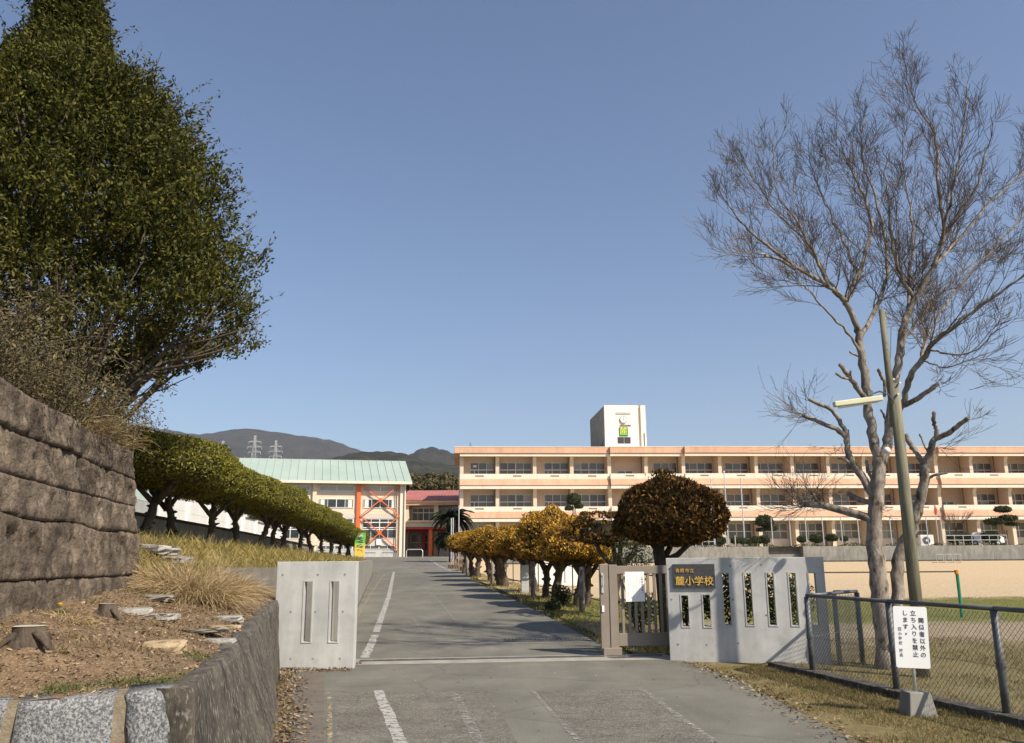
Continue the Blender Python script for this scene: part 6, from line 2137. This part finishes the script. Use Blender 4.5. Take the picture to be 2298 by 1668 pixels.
# net posts on the wall, flag poles, shrubs, etc.
def terr(u, dback):
    """point on the terrace seen at survey column u, dback metres behind the wall front"""
    lo, hi = -10.0, 110.0
    for _ in range(40):
        m_ = (lo + hi) / 2
        p = TW0 + mdir * m_ + mback * dback
        if p.x / p.y * 1.0 < (at(u, 1230, 100).x / 100): lo = m_
        else: hi = m_
    p = TW0 + mdir * lo + mback * dback
    return Vector((p.x, p.y, TZ))
for k, u in enumerate((1632, 1651, 1735, 1776, 1812, 1850, 1892, 1930, 2003, 2085, 2118)):
    p = terr(u, .8)
    v = {1632: 1230, 1651: 1225}.get(u, 1162)
    zt = at(u, v, p.y).z
    if zt < TZ + 1: zt = TZ + 1.2
    o = MB().tube([(0, 0, 0), (0, 0, zt - TZ)], .05, 6).build('net_post', 'metal_light', None); o.location = p
    tag(o, 'slim grey net post on the terrace wall, ' + ORD[k] + ' from the left', 'post', 'net posts on the terrace wall')
for k, (u, v) in enumerate(((1595, 1075), (1622, 1060), (1655, 1073))):
    p = terr(u + 9 + k * 4, 3.0); zt = at(u + 3, v, p.y).z
    t = thing('flagpole', 'white flagpole before the school building, ' + ['left', 'tall middle', 'right'][k] + ' of the three', 'flagpole', p, 0, 'flagpoles before the school')
    mb = MB(); mb.tube([(0, 0, 0), (0, 0, zt - TZ)], [.08, .05], 8); mb.build('pole', 'metal_light', t, local=True)
    mb = MB(); mb.tube([(0, 0, zt - TZ), (0, 0, zt - TZ + .15)], [.09, .03], 8); mb.build('finial', 'metal_light', t, local=True)
def ball_shrub(u, v, r, lab, lobes=None, name='ball_shrub', dback=2.0, m='leaf_shrub'):
    p = terr(u, dback); zc = at(u, v, p.y).z - TZ
    t = thing(name, lab, 'shrub', p)
    lob = lobes or [(0, 0, zc, r, .8)]
    mb = MB()
    for k in range(4):
        a = k * 1.57 + .5
        mb.tube([(0, 0, 0), (math.cos(a) * r * .25, math.sin(a) * r * .25, zc * .6), (math.cos(a) * r * .4, math.sin(a) * r * .4, zc)], [.05, .04, .02], 5)
    mb.build('stem', 'bark', t, local=True)
    for (dx, dy, z, rr, fl) in lob:
        c = crown_mesh('crown', rr, rr, rr * fl, rr * fl * .6, 700, rr * .3, m, 'leaf_hedge_core', rng, .1, t)
        c.location = (dx, dy, z)
for k, (u, v, r) in enumerate(((1652, 1215, .55), (1668, 1216, .5), (1682, 1218, .42), (1696, 1214, .55), (1715, 1214, .65), (1801, 1212, .55), (1834, 1211, .72), (1868, 1209, .62), (1896, 1211, .42), (2140, 1212, .6), (2170, 1210, .75), (2225, 1208, .9))):
    ball_shrub(u, v, r, 'clipped round shrub on thin stems before the school, ' + ORD[k] + ' from the left')
for k, (u, v, r) in enumerate(((1562, 1218, .9), (1590, 1217, .8), (1616, 1216, .75))):
    ball_shrub(u, v, r, 'dense low round shrub behind the railing, ' + ['left', 'middle', 'right'][k] + ' of three', dback=4)
p = terr(1720, 2.5)
zz_ = lambda v, u=1720: at(u, v, p.y).z - TZ
ball_shrub(1722, 1190, .5, 'cloud-pruned pine with two foliage tiers beside the flagpoles', [(-.1, 0, zz_(1172), 1.0, .75), (.55, 0, zz_(1186), .7, .6), (-.5, 0, zz_(1190), .55, .45)], 'cloud_pruned_pine', 2.5)
ball_shrub(2262, 1190, .4, 'tall cloud-pruned pine with three flat tiers at the far right', [(0, 0, zz_(1143, 2262), .85, .5), (.4, 0, zz_(1163, 2262), .95, .4), (-.9, .2, zz_(1170, 2262), 1.1, .35), (.8, 0, zz_(1176, 2262), .7, .35)], 'cloud_pruned_pine', 2.2)
# small bare reddish tree
p = terr(2150, 3.0)
t = thing('bare_sapling', 'small leafless reddish tree before the school at the right', 'tree', p)
twigs = MB(); tr_ = MB()
tr_.tube([(0, 0, 0), (.05, 0, 1.2), (0, 0, 2.0)], [.13, .1, .08], 7)
for k in range(6):
    a = k * 1.05; tr_.tube([(0, 0, 1.7), (math.cos(a) * .7, math.sin(a) * .7, 2.4), (math.cos(a) * 1.5, math.sin(a) * 1.3, 3.0)], [.06, .04, .015], 5)
tr_.build('trunk', 'bark_dark', t, local=True)
for k in range(60):
    a = rg.uniform(0, 6.28); q = rg.uniform(.4, 1.5)
    sprout(Vector((math.cos(a) * q, math.sin(a) * q, 2.0 + q * .65)), Vector((math.cos(a), math.sin(a), .9)).normalized(), 1.0, .014, 1)
twigs.build('twigs', mat('red_twig', (.16, .07, .055), .9, (.22, .1, .08), 3, 3), t, local=True)
# railing, red-flag pole, white car and cooler unit on the terrace
p0, p1 = terr(1547, 1.5), terr(1606, 1.5)
t = thing('terrace_railing', 'grey pipe railing on the terrace by the steps', 'railing', p0)
d = (p1 - p0)
for k in range(5):
    q = p0 + d * k / 4; mb = MB(); mb.tube([q, q + Vector((0, 0, 1.1))], .035, 6); mb.build('post', 'metal_light', t)
for z in (1.08, .6, .15):
    mb = MB(); mb.tube([p0 + Vector((0, 0, z)), p1 + Vector((0, 0, z))], .03, 6); mb.build('rail', 'metal_light', t)
p0, p1 = terr(2125, .9), terr(2262, .9)
t = thing('terrace_railing', 'long grey pipe railing on the terrace at the far right', 'railing', p0)
d = (p1 - p0)
for k in range(8):
    q = p0 + d * k / 7; mb = MB(); mb.tube([q, q + Vector((0, 0, 1.1))], .035, 6); mb.build('post', 'metal_light', t)
for z in (1.08, .6):
    mb = MB(); mb.tube([p0 + Vector((0, 0, z)), p1 + Vector((0, 0, z))], .03, 6); mb.build('rail', 'metal_light', t)
p = terr(2108, 1.3)
t = thing('banner_pole', 'pole with a furled red flag before the school', 'flagpole', p)
zt = at(2104, 1133, p.y).z - TZ
mb = MB(); mb.tube([(0, 0, 0), (0, 0, zt)], .04, 6); mb.build('pole', 'metal_light', t, local=True)
mb = MB(); mb.tube([(0, -.05, zt - .05), (.06, -.06, zt - .5), (.03, -.05, zt - 1.0)], [.04, .17, .14], 6); mb.build('flag', 'flag', t, local=True)
p = terr(2083, 6.2)
t = thing('cooler_unit', 'white outdoor air-conditioner unit against the school ground floor', 'cooler', p, MROT)
mb = MB(); mb.box(-.75, .75, 0, .5, .1, 1.3); mb.build('case', 'white', t, local=True, bevel=.03)
mb = MB(); mb.tube([(-.1, 0, .7), (-.1, -.04, .7)], .42, 16); fg = mb.build('fan_guard', 'metal', t, local=True)
mb = MB(); mb.tube([(-.1, -.041, .7), (-.1, -.06, .7)], .12, 10); mb.build('fan_hub', 'white', fg, local=True)
p = terr(2205, 4.8)
t = thing('parked_car', 'white car parked before the school at the far right', 'car', p, MROT)
body = [(-2.1, .35), (-2.1, .8), (-1.9, 1.0), (-1.0, 1.08), (-.4, 1.5), (.9, 1.52), (1.6, 1.1), (2.05, .95), (2.1, .35)]
mb = MB(); mb.prism([(x, -.8, z) for x, z in body], (0, 1.6, 0)); mb.build('body', 'white', t, local=True, bevel=.06)
mb = MB(); mb.prism([(-.85, -.806, 1.08), (-.35, -.806, 1.42), (.8, -.806, 1.44), (1.35, -.806, 1.1)], (0, .02, 0)); mb.build('window', 'glass_dark', t, local=True)
for x in (-1.3, 1.3):
    mb = MB(); mb.tube([(x, -.86, .33), (x, -.6, .33)], .33, 16); wh = mb.build('wheel', 'rubber', t, local=True)
    mb = MB(); mb.tube([(x, -.87, .33), (x, -.862, .33)], .18, 12); mb.build('rim', 'metal_light', wh, local=True)
# planting strip and hurdles
n = 3500
P = []
for k in range(n):
    q = TW0 + mdir * rng.uniform(18, 80) + mback * (.55 + abs(rng.normal()) * .2)
    P.append((q.x, q.y, TZ + rng.uniform(0, .4) * (.5 + .5 * math.sin(q.x * 1.3))))
P = np.array(P)
tag(quads('terrace_planting', leaf_quads(P, rng.normal(size=P.shape), .18, .09, rng), 'leaf_shrub'), 'low green planting along the terrace edge', 'plants', kind='stuff')
p = at(2120, 1258, 80)
for k in range(3):
    q = Vector((p.x - .4 + k * .85, 80 + k * .1, H(p.x, 80)))
    t = thing('hurdle', 'small metal frame by the terrace wall, ' + ['left', 'middle', 'right'][k] + ' of three', 'hurdle', q, R(20), 'metal frames by the terrace wall')
    mb = MB(); mb.tube([(-.4, 0, 0), (-.4, 0, .75), (.4, 0, .75), (.4, 0, 0)], .025, 5); mb.build('frame', 'metal_light', t, local=True)
    mb = MB(); mb.tube([(-.4, 0, .02), (-.4, .6, .02)], .025, 5); mb.tube([(.4, 0, .02), (.4, .6, .02)], .025, 5); mb.build('foot', 'metal_light', t, local=True)
# pine top showing above the golden row
ball_shrub(1290, 1120, .5, 'small ragged pine before the school, rising above the golden conifers', [(0, 0, zz_(1110, 1290), .75, 1.0), (.5, 0, zz_(1125, 1290), .5, .7), (-.5, 0, zz_(1130, 1290), .5, .6), (1.1, 0, zz_(1142, 1290), .5, .4)], 'ragged_pine', 2.0)

# ================================================================== FAR END OF THE ROAD
# sago palm
p = at(1016, 1235, 72.0); p.z = H(p.x, 72)
t = thing('sago_palm', 'dark sago palm with drooping fronds beside the link building', 'palm', p)
zc = at(1016, 1165, 72).z - p.z
mb = MB(); mb.tube([(0, 0, -.1), (.05, 0, zc * .5), (0, 0, zc)], [.35, .3, .26], 9); mb.build('trunk', 'bark_dark', t, local=True)
def fronds(name, z, n, L, up):
    V = []
    for k in range(n):
        a = k * 2.4 + rng.normal() * .2; d = np.array([math.cos(a), math.sin(a), 0]); el = rng.uniform(-.2, 1.1) * up
        prev = np.array([0, 0, z])
        for s in range(7):
            e = el - s * .22
            nx_ = prev + (d * math.cos(e) + np.array([0, 0, math.sin(e)])) * L / 7
            sd = np.array([-d[1], d[0], 0]) * L * .16 * (1 - s / 8)
            for sg_ in (-1, 1):
                V.append([prev, nx_, nx_ + sd * sg_ + (nx_ - prev) * .6 - [0, 0, L * .05], prev + sd * sg_ + (nx_ - prev) * .3 - [0, 0, L * .05]])
            prev = nx_
    quads(name, np.array(V), 'leaf_palm', t, sub=False)
fronds('fronds', zc, 60, 2.0, 1.0)
fronds('lower_fronds', zc * .62, 60, 1.9, .5)
# pipe barrier
p = at(930, 1247, 90); p.z = zroad(90) + .012
t = thing('pipe_barrier', 'pale hooped pipe barrier on the road before the porch', 'barrier', p)
mb = MB(); mb.tube([(-.85, 0, -.05), (-.85, 0, .65), (-.72, 0, .82), (.72, 0, .82), (.85, 0, .65), (.85, 0, -.05)], .05, 8); mb.build('hoop', 'metal_light', t, local=True)
# thin poles at the right corner
for k, (u, v, D_, lab) in enumerate(((1013, 1163, 60, 'left thin pole before the sago palm'), (1017, 1162, 61, 'second thin pole before the sago palm'), (1030, 1134, 62, 'tall thin lamp pole right of the sago palm'))):
    q = at(u, v, D_); x = q.x; z0 = H(x, D_)
    o = MB().tube([(0, 0, -.1), (0, 0, q.z - z0)], .038, 6).build('thin_pole', 'metal_light', None); o.location = (x, D_, z0)
    tag(o, lab, 'pole')
# stake fences around planting beds
def stakes(u0, u1, D_, v0, v1, lab):
    a, b = at(u0, v1, D_), at(u1, v1, D_)
    z0 = H(a.x, D_); h = at(u0, v0, D_).z - at(u0, v1, D_).z
    t = thing('stake_fence', lab, 'fence', (a.x, D_, z0))
    n = int((b.x - a.x) / .11)
    st = None
    for k in range(n):
        x = k * .11
        if st is None:
            st = MB().box(-.022, .022, -.02, .02, -.05, h).build('stake', 'stake', t, local=True)
        else:
            place(st, t, (x, rng.normal() * .02, rng.normal() * .05), 'stake', (0, R(rng.normal() * 5 + 6), 0))
    mb = MB(); mb.box(0, b.x - a.x, .025, .06, h * .3, h * .36); mb.box(0, b.x - a.x, .025, .06, h * .75, h * .8); mb.build('cross_bar', 'bark_dark', t, local=True)
    mb = MB(); mb.box(0, b.x - a.x, .1, 1.5, -.1, h * .45); mb.build('soil_bed', 'soil', t, local=True)
stakes(1005, 1033, 56, 1262, 1282, 'low bamboo stake fence at the road corner, left one')
stakes(1028, 1056, 52, 1262, 1285, 'low bamboo stake fence at the road corner, right one')
stakes(1012, 1048, 62, 1222, 1256, 'tall bamboo stake fence before the sago palm')
# green and yellow banner on the bank
p = at(807, 1245, 48.5); zb = zbank(p.x, 48.5)
p.z = zb
t = thing('banner_sign', 'narrow green and yellow upright banner sign at the end of the clipped row', 'sign', p, R(-4))
hb = at(807, 1196, 48.5).z - zb
for x in (-.26, .26):
    mb = MB(); mb.box(x - .025, x + .025, 0, .04, -.2, hb); mb.build('leg', 'white', t, local=True)
h0 = .18
for k, (z0, z1, m) in enumerate(((.55, 1.0, 'green_sign'), (.36, .5495, 'yellow_sign'), (0, .3595, 'yellow_paint'))):
    mb = MB(); mb.box(-.29, .29, -.02, -.001, lerp(h0, hb, z0), lerp(h0, hb, z1)); mb.build('panel', mat('light_green_sign', (.16, .50, .10), .6, (.2, .55, .13), 3, 3) if k == 0 else (mat('lime_sign', (.5, .62, .12), .6, (.55, .66, .15), 3, 3) if k == 1 else m), t, local=True)
def scribble(z0, z1, m, seed):
    rg_ = np.random.default_rng(seed); mb = MB()
    for k in range(5):
        x0, x1 = sorted(rg_.uniform(-.15, .15, 2)); z = lerp(z0, z1, rg_.uniform(.1, .9))
        mb.bar((x0 - .05, -.024, z), (x1 + .05, -.024, z + rg_.normal() * .05), .035, .004, up=(0, 1, 0))
    mb.build('written_mark', m, t, local=True)
for k in range(5):
    scribble(lerp(h0, hb, .86 - k * .16), lerp(h0, hb, .96 - k * .16), ['sign_white', 'ink', 'ink', 'ink', 'rust_orange'][k], 50 + k)
# power pylons on the foothill
for k, (u, v, D_) in enumerate(((501, 990, 820), (573, 978, 820), (620, 989, 860))):
    q = at(u, v, D_); Hh = 42.0
    t = thing('power_pylon', ['left', 'middle, tallest', 'right'][k] + ' of three white lattice power pylons beyond the green roof', 'pylon', (q.x, D_, q.z - Hh), 0, 'power pylons on the foothill')
    mb = MB()
    def wz(z): return lerp(4.2, .8, min(1, z / 34)) if z < 34 else .8
    lv = [0, 7, 13, 18.5, 23.5, 28, 32, 36, 39, 42]
    for a, b in zip(lv, lv[1:]):
        wa, wb = wz(a), wz(b)
        for sx_, sy_ in ((-1, -1), (1, -1), (1, 1), (-1, 1)):
            mb.bar((sx_ * wa, sy_ * wa, a), (sx_ * wb, sy_ * wb, b), .24)
        for sy_ in (-1, 1):
            mb.bar((-wa, sy_ * wa, a), (wb, sy_ * wb, b), .14); mb.bar((wa, sy_ * wa, a), (-wb, sy_ * wb, b), .14)
            mb.bar((-wb, sy_ * wb, b), (wb, sy_ * wb, b), .2)
    mb.build('lattice', 'pylon', t, local=True)
    for z, L in ((26, 6.0), (31, 7.0), (36, 6.0)):
        mb = MB(); mb.bar((-L, 0, z), (L, 0, z), .4, .5); mb.bar((-L, 0, z), (0, 0, z + 2), .2); mb.bar((L, 0, z), (0, 0, z + 2), .2); mb.build('cross_arm', 'pylon', t, local=True)
        for s in (-1, 1):
            mb = MB(); mb.tube([(s * L, 0, z), (s * L, 0, z - 2.2)], .18, 5); mb.build('insulator', 'pylon', t, local=True)
    mb = MB()
    for sx_ in (-4.2, 4.2):
        mb.box(sx_ - .4, sx_ + .4, -4.6, 4.6, -40, 0)
    mb.build('footing', 'concrete_grey', t, local=True)
# woodland behind the link building
mbv = []
tr_ = MB()
for k in range(46):
    x = rng.uniform(-34, 6); y = rng.uniform(138, 190); top = 12.3 + (y - 138) * .13 + rng.normal() * .9 + max(0, (x + 16)) * .08
    r = rng.uniform(2.2, 3.8)
    n = 800
    Q = unit(rng.normal(size=(n, 3))); Q[:, 2] = np.abs(Q[:, 2]) * 1.0 - .2
    Q = Q * (1 + .2 * noise3(Q, 3, k))[:, None] * np.array([r, r, r * .95]) * rng.uniform(.8, 1, (n, 1)) + [x, y, top - r * .5]
    mbv.append(leaf_quads(Q, rng.normal(size=Q.shape), .75, .42, rng))
    tr_.tube([(x, y, 1.5), (x, y, top - r * .2)], [.25, .12], 5)
tag(quads('woodland', np.vstack(mbv), 'leaf_wood', None, (tr_, 'bark')), 'mixed autumn woodland on the slope behind the link building', 'woodland', kind='stuff')
mb = MB(); mb.grid(10, 8, lambda s, t: (lerp(-70, 60, s), lerp(128, 260, t), 1.9 + sm(t) * 22))
tag(mb.build('wooded_slope', 'hill', smooth=True), kind='structure')

# ================================================================== AIR
mb = MB(); mb.box(-5200, 5200, -250, 4500, -60, 760)
hz_ = mb.build('haze', None)
tag(hz_, 'thin pale daylight haze over the valley', 'haze', kind='stuff')
hm = bpy.data.materials.new('haze_air'); hm.use_nodes = True
nt = hm.node_tree
nt.nodes.remove(nt.nodes['Principled BSDF'])
pv = nt.nodes.new('ShaderNodeVolumePrincipled')
pv.inputs['Color'].default_value = (.86, .92, 1.0, 1)
pv.inputs['Density'].default_value = .00009
pv.inputs['Anisotropy'].default_value = .2
nt.links.new(pv.outputs[0], nt.nodes['Material Output'].inputs['Volume'])
hz_.data.materials.append(hm)
